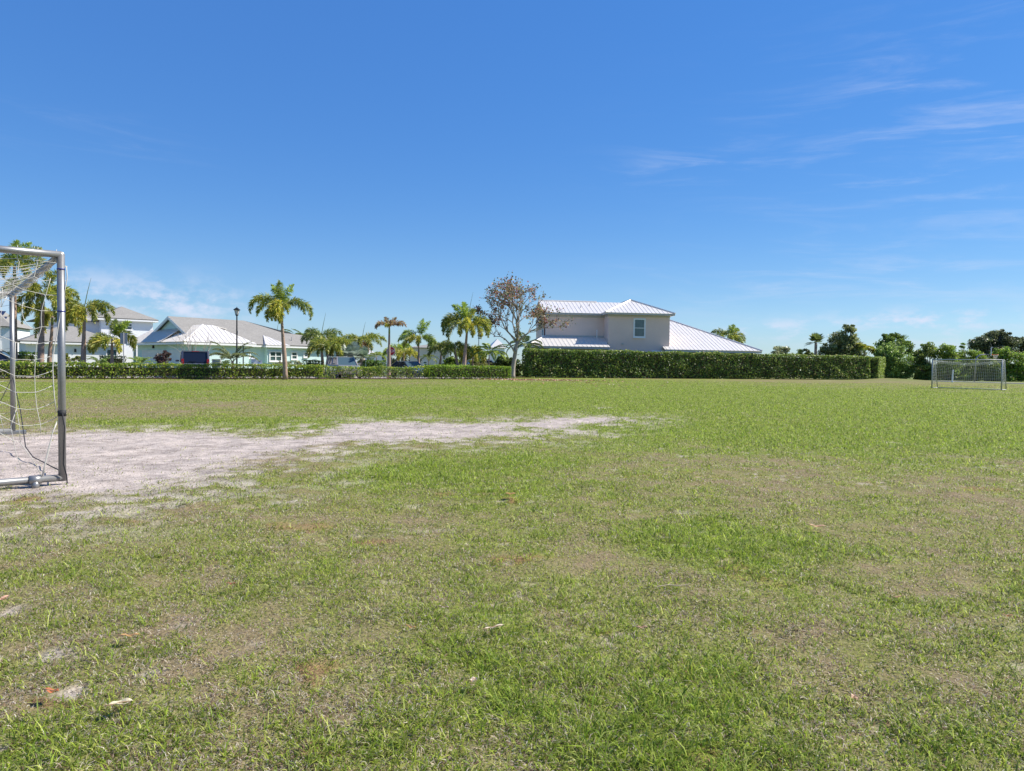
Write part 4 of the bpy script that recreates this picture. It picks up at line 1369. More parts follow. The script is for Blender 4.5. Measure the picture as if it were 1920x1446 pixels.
def taupe_house():
    Y0 = 75.5
    O = (X_at(1139, Y0), Y0)
    F = Frame(O, 7.0)
    root = thing('house', 'two-storey taupe house with a white metal roof behind the tall hedge', 'house', F.O)
    off = F.O
    ze = F.on_b(1200, 587.0, -.45)[1]                  # eave height
    aw = F.on_b(1255.5, 620, 0)[0]                     # wing width
    rec = 2.0
    al = F.on_b(1024, 620, rec)[0]                     # left end of the recessed wall
    D = 7.2                                            # depth behind the recess
    back = rec + D
    w = MB()
    block(w, F, 0, aw, 0, back, 0, ze - .12)
    block(w, F, al, -.002, rec, back - .01, 0, ze - .13)
    w.build('wall', M_TAUPE, root, off=off)
    tr = MB()                                          # corner line and string course
    block(tr, F, -.03, aw + .03, -.03, 0, ze - .42, ze - .20)
    block(tr, F, al - .03, -.03, rec - .03, rec, ze - .46, ze - .20)
    block(tr, F, -.032, 0, 0, rec - .03, ze - .44, ze - .20)
    tr.build('frieze_board', M_GUTTER, root, off=off)
    # upper roofs: wing hip across, main gable roof to the left
    oh = .45
    r = MB()
    wa0, wa1, wb0, wb1 = -oh, aw + oh, -oh, back + oh
    faces, (rl, rm) = hip_faces(F, wa0, wa1, wb0, wb1, ze, 24)
    for f in faces:
        roof_face(r, f, .46)
    for c, d in ((faces[0][0], rl), (faces[0][1], rl), (rl, rm), (faces[2][0], rm), (faces[2][1], rm)):
        ridge_cap(r, c, d)
    rb0, rb1 = rec - oh, back + oh
    rise = (rb1 - rb0) / 2 * math.tan(R(22))
    la = al - .35
    mid = (rb0 + rb1) / 2
    roof_face(r, [F.p(la, rb0, ze + .003), F.p(wa0 + .6, rb0, ze + .003), F.p(wa1 * .45, mid, ze + rise), F.p(la, mid, ze + rise)], .46)
    roof_face(r, [F.p(wa0 + .6, rb1, ze + .003), F.p(la, rb1, ze + .003), F.p(la, mid, ze + rise), F.p(wa1 * .45, mid, ze + rise)], .46)
    ridge_cap(r, F.p(la, mid, ze + rise), F.p(0, mid, ze + rise))
    upper = r.build('upper_roof', M_ROOFMETAL, root, off=off)
    for a_, b_ in ((-2.4, rec + 1.3), (-1.2, rec + 2.1)):
        zz = ze + (b_ - rb0) * math.tan(R(22))
        MB().tube([F.p(a_, b_, zz - .1), F.p(a_, b_, zz + .28)], .05, 8).build('vent_pipe', M_GUTTER, upper, off=off)
    gb = MB()
    gb.poly([F.p(al, rec, ze - .13), F.p(al, back - .01, ze - .13), F.p(al, mid, ze + rise - .22)])
    gb.poly([F.p(al + .2, rec, ze - .13), F.p(al + .2, back - .01, ze - .13), F.p(al + .2, mid, ze + rise - .22)])
    gb.build('gable', M_TAUPE, root, off=off)
    fb = MB()
    eave_band(fb, F, wa0 + .02, wa1 - .02, wb0 + .02, wb1 - .02, ze, .22)
    block(fb, F, la + .02, wa0 - .01, rb0 + .02, rb0 + .14, ze - .22, ze - .063)
    block(fb, F, la + .02, wa0 - .01, rb0 + .14, rec, ze - .17, ze - .14)
    fb.build('fascia', M_GUTTER, root, off=off)
    # window of the wing
    a0, z1 = F.on_b(1189.5, 599, 0)
    a1, z0 = F.on_b(1208, 631.5, 0)
    window(root, F.p((a0 + a1) / 2, -.002, (z0 + z1) / 2), F.u, -F.v, a1 - a0 - .10, z1 - z0 - .08, off, fr=.16)
    # left end wall: window with a dark red shutter
    window(root, F.p(al - .002, rec + 1.9, ze - 1.75), -F.v, -F.u, 1.0, 1.5, off)
    sh = MB()
    block(sh, F, al - .07, al - .012, rec + .7, rec + 1.15, ze - 2.55, ze - .95)
    sh.build('shutter', mat('dark_red_paint', (.16, .03, .03), .6), root, off=off)
    # lower shed roof in front of the recess, wrapping round the left end
    zt = F.on_b(1080, 631.5, rec)[1]
    zl = F.on_b(1080, 649.8, -1.6)[1]
    b0 = -1.6
    lo = MB()
    lx = F.on_b(987, 648, b0)[0]
    ax = F.on_b(1144, 650, b0)[0]
    topl = F.p(al - .1, rec + .0, zt)
    roof_face(lo, [F.p(lx, b0, zl), F.p(ax, b0, zl), F.p(ax, -.01, zl + (zt - zl) * .44), F.p(-.01, -.01, zl + (zt - zl) * .445), F.p(-.01, rec - .01, zt), topl], .46)
    roof_face(lo, [F.p(lx, rec + 4.5, zl), F.p(lx, b0, zl), topl, F.p(al - .1, rec + 4.5, zt)], .46)
    ridge_cap(lo, F.p(lx, b0, zl), topl, .18)
    lo.build('porch_roof', M_ROOFMETAL, root, off=off)
    fl = MB()
    block(fl, F, al, 0, rec - .05, rec - .004, zt, zt + .14)
    fl.build('flashing', M_GUTTER, root, off=off)
    pw = MB()
    block(pw, F, lx + .5, ax - .3, b0 + .5, rec - .01, 0, zl - .13)
    pw.build('porch_wall', M_BOUNCECREAM, root, off=off)
    pf = MB()
    block(pf, F, lx + .02, ax - .02, b0 + .01, b0 + .13, zl - .24, zl - .07)
    pf.build('porch_fascia', M_GUTTER, root, off=off)
    # one-storey part on the right under a long hip roof
    hb0 = -.9
    xr, zr = F.on_b(1429, 659.3, hb0)
    xl, _ = F.on_b(1247, 655, hb0)
    _, zr = F.on_b(1338, 656.8, hb0)
    ap_b = 9.0
    xa, za = F.on_b(1249, 598.5, ap_b)
    x2, z2 = F.on_b(1338, 627, ap_b * .78)
    hr = MB()
    back2 = 18.0
    c0, c1, c2, c3 = F.p(xl, hb0, zr), F.p(xr, hb0, zr), F.p(xr, back2, zr), F.p(xl, back2, zr)
    ap = F.p(max(xa, aw + .3), ap_b, za)
    apw = F.p(aw + .012, ap_b, za)
    lowz = zr + (za - zr) * ((0 - hb0) / (ap_b - hb0))
    roof_face(hr, [c0, c1, ap, apw, F.p(aw + .012, 0, lowz), F.p(xl, -.01, lowz)], .46)
    roof_face(hr, [c1, c2, ap], .46)
    roof_face(hr, [c2, F.p(aw + .012, back2, zr), apw, ap], .46)
    ridge_cap(hr, c1, ap)
    # the lower front hip that makes the small kink in the slope
    hr.build('side_roof', M_ROOFMETAL, root, off=off)
    sw = MB()
    block(sw, F, aw + .004, xr - .7, hb0 + .7, back2 - .5, 0, zr - .13)
    sw.build('side_wall', M_BOUNCECREAM, root, off=off)
    sf = MB()
    block(sf, F, xl + .02, xr - .02, hb0 + .02, hb0 + .14, zr - .26, zr - .08)
    block(sf, F, xr - .14, xr - .02, hb0 + .14, back2 - .1, zr - .26, zr - .08)
    block(sf, F, aw + .02, xr - .7, hb0 + .14, hb0 + .7, zr - .18, zr - .15)
    sf.build('side_fascia', M_GUTTER, root, off=off)
    a_, z_ = F.on_b(1167, 645, 0)
    MB().box(F.p(a_, -.05, z_), (.22, .1, .18)).build('wall_vent', M_GUTTER, root, off=off)
    a_, z_ = F.on_b(1234, 659, 0)
    lw = MB()
    block(lw, F, a_ - .75, a_ + .75, -.05, -.004, z_ - 1.5, z_ + .1)
    lw.build('lower_window', M_TRIM, root, off=off)
    a_, z_ = F.on_b(1118, 622, rec)
    MB().tube([F.p(a_, rec - .3, z_ - .9), F.p(a_, rec - .3, z_ + .2)], .05, 8).build('vent_stack', M_TRIM, root, off=off)


taupe_house()


def aqua_house():
    Y0 = 64.0
    F = Frame((X_at(357, Y0), Y0), 48.0)      # origin: front right corner of the garage; a runs away along the sunny wall
    root = thing('house', 'single-storey aqua house with a grey shingle gable roof and white metal lower roofs', 'house', F.O)
    off = F.O
    # here b > 0 goes into the house (left-back); the sunny wall is b = 0 of the garage, b = 1 of the main body
    ze = 2.98
    oh = .5
    g = MB()
    block(g, F, 0, 6.0, .5, 5.3, 0, ze - .14)
    g.build('garage_wall', M_AQUA, root, off=off)
    mw = MB()
    bm = 1.0
    aL = 17.0
    block(mw, F, 6.003, aL, bm + .5, 14, 0, ze - .14)
    block(mw, F, .3, 6.0, 5.303, 14, 0, ze - .13)
    mw.build('main_wall', M_AQUA, root, off=off)
    # main shingle roof: gable at the front, hips at the far end
    s = MB()
    b0, b1 = bm, 14.6
    bmid = 7.5
    a_front = .9
    hr = F.on_a(313.5, 593, a_front)[1]
    sl = (hr - ze) / (bmid - b0)
    a_r = 8.9
    lowb = b0
    roof_face(s, [F.p(a_front, b0, ze), F.p(aL + .5, b0, ze), F.p(aL - 1.5, b0 + 2.6, ze + 2.6 * sl), F.p(13.2, 4.2, ze + 3.2 * sl), F.p(12.0, 4.4, ze + 3.4 * sl), F.p(a_r, bmid, hr), F.p(a_front, bmid, hr)], 0, .10)
    roof_face(s, [F.p(aL + .5, b1, ze), F.p(a_front, b1, ze), F.p(a_front, bmid, hr), F.p(a_r, bmid, hr)], 0, .10)
    roof_face(s, [F.p(aL + .5, b0, ze), F.p(aL + .5, b1, ze), F.p(a_r, bmid, hr)], 0, .10)
    sh = s.build('shingle_roof', M_SHINGLE, root, off=off)
    for a_, b_ in ((6.3, 3.4), (11.8, 2.3)):
        MB().tube([F.p(a_, b_, ze + (b_ - b0) * sl - .1), F.p(a_, b_, ze + (b_ - b0) * sl + .4)], .06, 8).build('vent_pipe', M_GUTTER, sh, off=off)
    ga = MB()
    ag = a_front + .35
    ga.poly([F.p(ag, b0 + .5, ze), F.p(ag, b1 - .5, ze), F.p(ag, bmid, hr - .25)])
    ga.poly([F.p(ag + .2, b0 + .5, ze), F.p(ag + .2, b1 - .5, ze), F.p(ag + .2, bmid, hr - .25)])
    ga.build('gable', M_AQUADK, root, off=off)
    ra = MB()
    for bb in (b0, b1):
        ra.bar(F.p(a_front + .02, bb, ze - .16), F.p(a_front + .02, bmid, hr - .16), .10, .26)
    ra.build('barge_board', M_TRIM, root, off=off)
    fa = MB()
    block(fa, F, 6.55, aL + .45, b0 + .02, b0 + .14, ze - .28, ze - .11)
    block(fa, F, 6.55, aL + .45, b0 + .14, b0 + .5, ze - .20, ze - .17)
    block(fa, F, aL + .33, aL + .45, b0 + .14, b1 - .1, ze - .28, ze - .11)
    fa.build('fascia', M_TRIM, root, off=off)
    # metal roofs: skirt below the gable and the hip over the garage
    m = MB()
    zs = ze + .02
    a0 = -.6
    top = zs + (a_front - a0 + .3) * math.tan(R(38))
    roof_face(m, [F.p(a0, 14.9, zs), F.p(a0, 5.4, zs), F.p(a_front + .33, 5.4, top), F.p(a_front + .33, 12.8, top)], .28, sw=.03, sh=.03)
    gb0, gb1 = -.02, 6.2
    rg = 3.1
    hz_ = zs + rg * math.tan(R(30))
    roof_face(m, [F.p(a0, 5.39, zs), F.p(a0, gb0, zs), F.p(a0 + rg, gb0 + rg, hz_), F.p(a0 + rg, 5.39, hz_)], .28, sw=.03, sh=.03)
    roof_face(m, [F.p(a0, gb0, zs), F.p(6.6, gb0, zs), F.p(6.6 - rg, gb0 + rg, hz_), F.p(a0 + rg, gb0 + rg, hz_)], .46, sw=.034, sh=.036)
    roof_face(m, [F.p(6.6, gb0, zs), F.p(6.6, bm + 2.5, zs), F.p(6.6 - rg, gb0 + rg, hz_)], .5)
    roof_face(m, [F.p(6.6, 5.4, hz_ - .3), F.p(a0 + rg, 5.4, hz_), F.p(a0 + rg, gb0 + rg, hz_), F.p(6.6 - rg, gb0 + rg, hz_)], 0)
    m.bar(F.p(a0, 5.55, zs + .05), F.p(a_front + .33, 5.0, top + .05), .55, .05)
    ridge_cap(m, F.p(a0, gb0, zs), F.p(a0 + rg, gb0 + rg, hz_), .16)
    m.build('metal_roof', M_ROOFMETAL, root, off=off)
    # entry roof, left of the skirt
    e = MB()
    fe, (l, r_) = hip_faces(F, 1.2, 6.0, 14.0, 19.5, ze + .02, 30)
    for f in fe:
        roof_face(e, f, .5)
    e.build('entry_roof', M_ROOFMETAL, root, off=off)
    ew = MB()
    block(ew, F, 3.0, 5.6, 14.1, 19.0, 0, ze - .13)
    block(ew, F, 1.5, 1.75, 18.6, 18.85, 0, ze - .06)
    block(ew, F, 1.5, 1.75, 14.6, 14.85, 0, ze - .06)
    ew.build('entry_wall', M_AQUADK, root, off=off)
    d = MB()
    block(d, F, 2.93, 2.997, 15.0, 16.1, 0, 2.2)
    do = d.build('front_door', M_TEALDOOR, root, off=off)
    MB().tube([F.p(2.9, 15.2, 1.0), F.p(2.9, 15.2, 1.2)], .03, 6).build('handle', M_GALV, do, off=off)
    me = MB()
    block(me, F, a0 + .02, a0 + .14, gb0 + .02, 14.85, zs - .26, zs - .07)
    block(me, F, a0 + .14, 6.55, gb0 + .02, gb0 + .14, zs - .26, zs - .07)
    block(me, F, a0 + .14, .3, gb0 + .14, 14.8, zs - .19, zs - .16)
    block(me, F, .3, 6.5, gb0 + .14, .5, zs - .19, zs - .16)
    me.build('metal_roof_fascia', M_TRIM, root, off=off)
    # garage doors
    gd = MB()
    block(gd, F, .22, .297, 6.6, 12.6, 0, 2.25)
    for k in range(1, 4):
        block(gd, F, .20, .22, 6.6, 12.6, k * .56 - .02, k * .56 + .02)
    gd.build('garage_door', M_WHITE, root, off=off)
    g2 = MB()
    block(g2, F, -.07, -.003, 1.2, 4.8, 0, 2.25)
    g2.build('garage_door', M_WHITE, root, off=off)
    wl = MB()
    block(wl, F, .16, .296, 9.4, 9.65, 2.42, 2.72)
    wl.build('wall_lamp', M_LAMPBLACK, root, off=off)
    # bay with its own hip roof
    ab0, ab1 = None, None
    ab0 = hit_a(F, 501.0, .95)
    ab1 = hit_a(F, 534.0, .95)
    by = MB()
    block(by, F, ab0, ab1, .95, bm + .498, 0, ze - .24)
    by.build('bay_wall', M_AQUA, root, off=off)
    br = MB()
    za = ze - .05
    f0, f1, f2 = ab0 - .4, ab1 + .4, .5
    ridge_b = 3.3
    hb = za + (ridge_b - f2) * .36
    tl, tr_ = F.p(f0 + 1.25, ridge_b, hb), F.p(f1 - 1.25, ridge_b, hb)
    roof_face(br, [F.p(f0, f2, za), F.p(f1, f2, za), tr_, tl], .42, sw=.03, sh=.032)
    roof_face(br, [F.p(f0, ridge_b, za), F.p(f0, f2, za), tl], .42)
    roof_face(br, [F.p(f1, f2, za), F.p(f1, ridge_b, za), tr_], .42)
    ridge_cap(br, F.p(f0, f2, za), tl, .16)
    br.build('bay_roof', M_ROOFMETAL, root, off=off)
    bf = MB()
    block(bf, F, f0 + .02, f1 - .02, f2 + .01, f2 + .12, za - .24, za - .07)
    block(bf, F, f0 + .02, f0 + .13, f2 + .12, bm + .4, za - .24, za - .07)
    bf.build('bay_fascia', M_TRIM, root, off=off)

    def win(px0, px1, py0, py1, b, panes=1):
        q0 = hit(px0, py0, F.p(0, b, 0), F.v) - F.O
        q1 = hit(px1, py1, F.p(0, b, 0), F.v) - F.O
        A0, A1, Z1, Z0 = q0.dot(F.u), q1.dot(F.u), q0.z, q1.z
        window(root, F.p((A0 + A1) / 2, b - .002, (Z0 + Z1) / 2), F.u, -F.v, A1 - A0, Z1 - Z0, off, panes=panes, fr=.13)
    win(506.5, 526.5, 660.5, 676, .95, 2)
    win(547.5, 555.5, 661.5, 672.5, bm + .5)
    win(570.5, 575, 662.5, 668.5, bm + .5)
    win(464, 467.5, 659.5, 670, bm + .5)
    dp = MB()
    p0 = F.p(.4, .42, 0)
    dp.tube([p0, p0 + Vector((0, 0, ze - .3))], .05, 8)
    dp.build('downpipe', M_GUTTER, root, off=off)


def hit_a(F, px, b):
    q = hit(px, 668, F.p(0, b, 0), F.v) - F.O
    return q.dot(F.u)


aqua_house()


def white_house():
    """two-storey white house with grey hip roofs behind the palms"""
    Y0 = 82.0
    F = Frame((X_at(287, Y0), Y0), 48.0)
    root = thing('house', 'two-storey white house with a grey hip roof behind the left palms', 'house', F.O)
    off = F.O
    # front right corner at the origin; b runs left-back along the face turned to the camera; a runs away
    q = hit(293.5, 600.5, F.p(0, 0, 0), F.v) - F.O
    ze = q.z
    F2 = Frame(F.O, 42.0)
    w = MB()
    W = -hit_a(F2, 190, 0)
    block(w, F2, -W, 0, 0, 9, 0, ze - .1)
    block(w, F2, -W - 5.2, -W - .003, 1.5, 8.5, 0, ze - .12)
    w.build('wall', M_HWHITE, root, off=off)
    r = MB()
    fs, (l, m) = hip_faces(F2, -W - .5, .5, -.5, 9.5, ze, 26)
    for f in fs:
        roof_face(r, f, 0, .1)
    fs2, _ = hip_faces(F2, -W - 6.0, -W + 3, 1.0, 9.0, ze - .4, 24)
    for f in fs2:
        roof_face(r, f, 0, .1)
    r.build('roof', M_SHINGLE, root, off=off)
    fa = MB()
    eave_band(fa, F2, -W - .48, .48, -.48, 9.48, ze - .04, .24)
    fa.build('fascia', M_TRIM, root, off=off)
    q0 = hit(235.5, 607.5, F2.p(0, 0, 0), F2.v) - F2.O
    q1 = hit(246.5, 618, F2.p(0, 0, 0), F2.v) - F2.O
    window(root, F2.p((q0.dot(F2.u) + q1.dot(F2.u)) / 2, -.002, (q0.z + q1.z) / 2), F2.u, -F2.v, q1.dot(F2.u) - q0.dot(F2.u), q0.z - q1.z, off)
    # ground floor wing with a lower grey roof, in front and to the left
    lw = MB()
    bz = -5.0
    q = hit(150, 641.5, F2.p(0, bz - .4, 0), F2.v) - F2.O
    zl = q.z
    x0 = hit_a(F2, 48, bz)
    x1 = hit_a(F2, 222, bz)
    block(lw, F2, x0, x1, bz, -.003, 0, zl - .12)
    lw.build('ground_floor_wall', M_HWHITE, root, off=off)
    lr = MB()
    fs, _ = hip_faces(F2, x0 - .5, x1 + .4, bz - .5, 2.5, zl, 24)
    for f in fs:
        roof_face(lr, f, 0, .1)
    lr.build('ground_floor_roof', M_SHINGLE, root, off=off)
    lf = MB()
    block(lf, F2, x0 - .48, x1 + .38, bz - .48, bz - .36, zl - .28, zl - .11)
    block(lf, F2, x0 - .48, x1 + .38, bz - .36, bz, zl - .20, zl - .17)
    lf.build('ground_floor_fascia', M_TRIM, root, off=off)
    q0 = hit(225, 679, F2.p(0, bz, 0), F2.v) - F2.O
    A = q0.dot(F2.u)
    window(root, F2.p(A - .8, bz - .002, 1.6), F2.u, -F2.v, .9, 1.3, off)
    for px in (116, 141):
        A = hit_a(F2, px, bz)
        MB().box(F2.p(A, bz - .08, 2.1), (.14, .14, .34)).build('wall_lamp', M_LAMPBLACK, root, off=off)


white_house()


def simple_house(name, label, px0, px1, Y, ze_py, ridge_py, deg, m_wall, m_roof, depth=8.0, wins=(), hip=True, seam=0.0, flat=False):
    xm = (px0 + px1) / 2
    F = Frame((X_at(px0, Y), Y), deg)
    root = thing(name, label, 'house', F.O)
    off = F.O
    a1 = hit_a(F, px1, 0)
    ze = (hit(xm, ze_py, F.p(0, 0, 0), F.v) - F.O).z
    w = MB()
    block(w, F, 0, a1, 0, depth, 0, ze - .1)
    w.build('wall', m_wall, root, off=off)
    r = MB()
    if flat:
        block(r, F, -.12, a1 + .12, -.12, depth + .12, ze - .1, ze + .12)
    else:
        zr = (hit(xm, ridge_py, F.p(0, depth / 2, 0), F.v) - F.O).z
        pitch = math.degrees(math.atan2(zr - ze, min(depth, a1) / 2 + .4))
        for f in hip_faces(F, -.4, a1 + .4, -.4, depth + .4, ze, pitch, (hip, hip))[0]:
            roof_face(r, f, seam, .08)
    r.build('roof', m_roof, root, off=off)
    for x0, x1, y0, y1 in wins:
        q0 = hit(x0, y0, F.p(0, 0, 0), F.v) - F.O
        q1 = hit(x1, y1, F.p(0, 0, 0), F.v) - F.O
        window(root, F.p((q0.dot(F.u) + q1.dot(F.u)) / 2, -.002, (q0.z + q1.z) / 2), F.u, -F.v, q1.dot(F.u) - q0.dot(F.u), q0.z - q1.z, off)
    return root


def solar_house():
    root = simple_house('house', 'white house with dark solar panels on its roof, seen through the near goal net', -70, 19, 84, 611, 580, 22, M_HWHITE, M_SHINGLE, 9, [(-12, 0, 640, 660)])
    F = Frame((X_at(-70, 84), 84), 22)
    a1 = hit_a(F, 19, 0)
    ze = (hit(-25, 611, F.p(0, 0, 0), F.v) - F.O).z
    zr = (hit(-25, 580, F.p(0, 4.5, 0), F.v) - F.O).z
    slope = (zr - ze) / 4.9
    for k in range(2):
        for j in range(4):
            A, B = a1 - 1.9 - j * 1.15 - k * .6, .5 + k * 1.75
            sp = MB()
            P0 = [F.p(A, B, ze + (B + .4) * slope + .09), F.p(A + 1.1, B, ze + (B + .4) * slope + .09), F.p(A + 1.1, B + 1.65, ze + (B + 2.05) * slope + .09), F.p(A, B + 1.65, ze + (B + 2.05) * slope + .09)]
            roof_face(sp, P0, 0, .05)
            sp.build('solar_panel', M_SOLAR, root, off=F.O)


solar_house()
simple_house('house', 'low white house partly hidden behind the fan palms and the stop sign palm', 696, 727, 112, 663, 646, 10, M_HWHITE, M_SHINGLE, 8, [(716, 722, 668, 680)], flat=True)
simple_house('house', 'small grey-roofed house left of the low white house, above the clipped hedges', 676, 704, 100, 664, 655.5, 12, M_HWHITE, M_ROOFMETAL, 7)
simple_house('house', 'large beige house between the upright bright palm and the big feathery palm', 768, 842, 112, 652, 646, 8, M_BEIGEH, M_SHINGLE, 9, [(774, 778.5, 661, 669), (794, 800, 678, 686)])
simple_house('house', 'distant house with a white gable roof, left of the nearly bare tree', 922, 946, 118, 652, 636, 12, M_HWHITE, M_ROOFMETAL, 3, hip=True)
simple_house('house', 'distant grey-roofed house behind the dark round-headed palm', 588, 640, 104, 640, 632, 15, M_BEIGEH, M_SHINGLE, 8)


def far_shrubbery():
    Q, C = [], []
    for px in range(1712, 1990, 11):
        c = P(px, 688, 92)
        q, col, _ = clump_cloud((c.x, c.y + RNG.uniform(-.8, .8), .9), (1.3, 1.0, RNG.uniform(1.5, 2.3)), 900, .22, DARKT, 10)
        Q.append(q)
        C.append(col)
    o = fast_mesh('background_shrubbery', np.concatenate(Q), 4, np.concatenate(C), M_LEAF)
    tag(o, 'dense dark undergrowth filling the gaps behind the bushes by the far goal', 'undergrowth', kind='stuff')


far_shrubbery()


# ------------------------------------------------------------------ vehicles (x forward, y to the left, z up)
def car(name, label, cat, loc, heading, paint, kind, group=None):
    S = {
        'suv': dict(L=4.75, W=1.86, H=1.74, belt=1.06, hood=1.04, nose=.86, ws=(1.02, .30), rear=(-2.25, -1.98), wb=(1.42, -1.36), wr=.36, rail=True),
        'sedan': dict(L=4.75, W=1.82, H=1.45, belt=.92, hood=.90, nose=.70, ws=(1.00, .15), rear=(-1.95, -1.05), wb=(1.42, -1.36), wr=.33, rail=False),
        'van': dict(L=4.8, W=1.92, H=1.96, belt=1.12, hood=1.10, nose=.86, ws=(1.55, .75), rear=(-2.33, -2.18), wb=(1.55, -1.45), wr=.34, rail=False),
    }[kind]
    L, W, H = S['L'], S['W'], S['H']
    root = thing(name, label, cat, loc, heading, group)
    hw = W / 2

    def sec(x, zt, w, zb=.24, ins=.90):
        ys = [(-w * .90, zb), (-w * .985, zb + .12), (-w, zb + (zt - zb) * .45), (-w * .985, zt - .10), (-w * ins, zt), (w * ins, zt), (w * .985, zt - .10), (w, zb + (zt - zb) * .45), (w * .985, zb + .12), (w * .90, zb)]
        return [(x, y, z) for y, z in ys]
    f, r = L / 2, -L / 2
    wsx, roofx = S['ws']
    rbx, rrx = S['rear']
    st = [(r, S['belt'] - .22, hw * .86, .40), (r + .06, S['belt'] - .06, hw * .93, .32), (r + .28, S['belt'] - .01, hw * .985, .26), (rbx + .45, S['belt'], hw, .24), (0, S['belt'], hw, .24), (wsx - .05, S['belt'], hw, .24),
          (wsx + .35, S['hood'] - .02, hw * .985, .24), (f - .45, S['nose'] + .06, hw * .95, .24), (f - .14, S['nose'] - .03, hw * .88, .26), (f, S['nose'] - .16, hw * .78, .36)]
    b = MB()
    b.loft([sec(x, zt, w, zb) for x, zt, w, zb in st])
    b.build('body', paint, root, smooth=False)
    # cabin
    zt = H - .05
    tw = hw * (.74 if kind != 'van' else .86)
    lw = hw * .90
    bot = [(rbx, -lw, S['belt'] - .01), (wsx, -lw * .96, S['belt'] - .01), (wsx, lw * .96, S['belt'] - .01), (rbx, lw, S['belt'] - .01)]
    top = [(rrx, -tw, zt), (roofx, -tw * .96, zt), (roofx, tw * .96, zt), (rrx, tw, zt)]
    g = MB()
    g.poly([bot[0], bot[1], top[1], top[0]])
    g.poly([bot[2], bot[3], top[3], top[2]])
    g.build('side_glass', M_CARGLASS, root)
    MB().poly([bot[1], bot[2], top[2], top[1]]).build('windscreen', M_WINDSCREEN, root)
    MB().poly([bot[3], bot[0], top[0], top[3]]).build('rear_window', M_CARGLASS, root)
    rf = MB()
    nx, ny = 8, 7
    rows = []
    for i in range(nx + 1):
        x = rrx - .03 + (roofx + .06 - rrx) * i / nx
        row = []
        for j in range(ny + 1):
            y = -tw * 1.02 + 2 * tw * 1.02 * j / ny
            c = (1 - (2 * j / ny - 1) ** 4) * (1 - (2 * i / nx - 1) ** 4)
            row.append((x, y, zt - .02 + .07 * c))
        rows.append(row)
    for i in range(nx):
        for j in range(ny):
            rf.poly([rows[i][j], rows[i + 1][j], rows[i + 1][j + 1], rows[i][j + 1]])
    rf.build('roof', paint, root, smooth=False)
    pl = MB()
    up = (0, 0, 1)
    for a, c, w in ((bot[0], top[0], .11), (bot[1], top[1], .075), (bot[2], top[2], .075), (bot[3], top[3], .11)):
        pl.bar(Vector(a), Vector(c), w, w)
    for fx in ((.48,) if kind != 'suv' else (.50, .22)):
        for s in (0, 1):
            p0 = Vector(bot[0]).lerp(Vector(bot[1]), fx) if s == 0 else Vector(bot[3]).lerp(Vector(bot[2]), fx)
            p1 = Vector(top[0]).lerp(Vector(top[1]), fx) if s == 0 else Vector(top[3]).lerp(Vector(top[2]), fx)
            pl.bar(p0, p1, .07, .05)
    for s in (0, 1):
        pl.bar(top[0 if s == 0 else 3], top[1 if s == 0 else 2], .07, .07)
    pl.bar(top[1], top[2], .06, .06)
    pl.bar(top[0], top[3], .08, .08)
    pl.build('pillar_frame', paint, root)
    if S['rail']:
        for s in (-1, 1):
            MB().tube([(rrx + .1, s * tw * .92, zt + .06), (rrx + .25, s * tw * .92, zt + .13), (roofx - .2, s * tw * .92, zt + .12), (roofx - .05, s * tw * .92, zt + .05)], .022, 6).build('roof_rail', M_RUBBERTRIM, root)
    for x in S['wb']:
        for s in (-1, 1):
            wr = S['wr']
            t = MB()
            prof = [(wr * .62, .11), (wr * .94, .11), (wr, .07), (wr, -.07), (wr * .94, -.11), (wr * .62, -.11)]
            n = 20
            rings = [[(x + rr * math.cos(6.2832 * k / n), s * (hw - .10) + yy, wr + rr * math.sin(6.2832 * k / n)) for rr, yy in prof] for k in range(n + 1)]
            t.loft(rings, closed=False, cap=False)
            wh = t.build('wheel', M_TYRE, root, smooth=True)
            rm = MB()
            yo = s * (hw - .03)
            rm.tube([(x, yo - s * .06, wr), (x, yo - s * .02, wr)], wr * .20, 10)
            for k in range(5):
                a = 6.2832 * k / 5 + .3
                rm.bar((x, yo - s * .03, wr), (x + wr * .62 * math.cos(a), yo - s * .03, wr + wr * .62 * math.sin(a)), .07, .03, (0, 1, 0))
            rm.tube([(x + wr * .60 * math.cos(6.2832 * k / 16), yo - s * .03, wr + wr * .60 * math.sin(6.2832 * k / 16)) for k in range(17)], .022, 6)
            rm.build('rim', M_RIM, wh)
            ar = MB()
            ar.tube([(x + (wr + .05) * math.cos(a), s * (hw - .02), wr + (wr + .05) * math.sin(a)) for a in [math.pi * k / 12 for k in range(13)]], .03, 6)
            ar.build('wheel_arch', M_RUBBERTRIM, root)
    for s in (-1, 1):
        m = MB()
        m.loft([[(wsx - .18 + dx * k, s * (hw + .02 + yy), S['belt'] + .10 + zz * k) for dx, zz in ((-.05, -.07), (.05, -.06), (.07, .05), (-.05, .07))] for yy, k in ((-.06, .5), (.03, 1), (.13, 1), (.19, .6))])
        m.build('wing_mirror', paint, root)
        h = MB()
        h.loft([[(f - .22 + dx, s * hw * yy, S['nose'] - .12 + zz) for yy, zz in ((.46, .0), (.86, .03), (.84, .13), (.50, .10))] for dx in (-.10, .14)])
        h.build('headlight', M_HEAD, root)
        tl = MB()
        tz = S['belt'] - .12
        hh = .42 if kind == 'van' else (.30 if kind == 'suv' else .16)
        tl.box((r + .08, s * hw * .86, tz + (.16 if kind != 'sedan' else -.02)), (.12, .16, hh))
        tl.build('tail_light', M_TAIL, root)
    g = MB()
    for k in range(4):
        g.box((f - .035, 0, S['nose'] - .36 + k * .06), (.04, hw * .95, .025))
    g.build('grille', M_RUBBERTRIM, root)
    bm = MB()
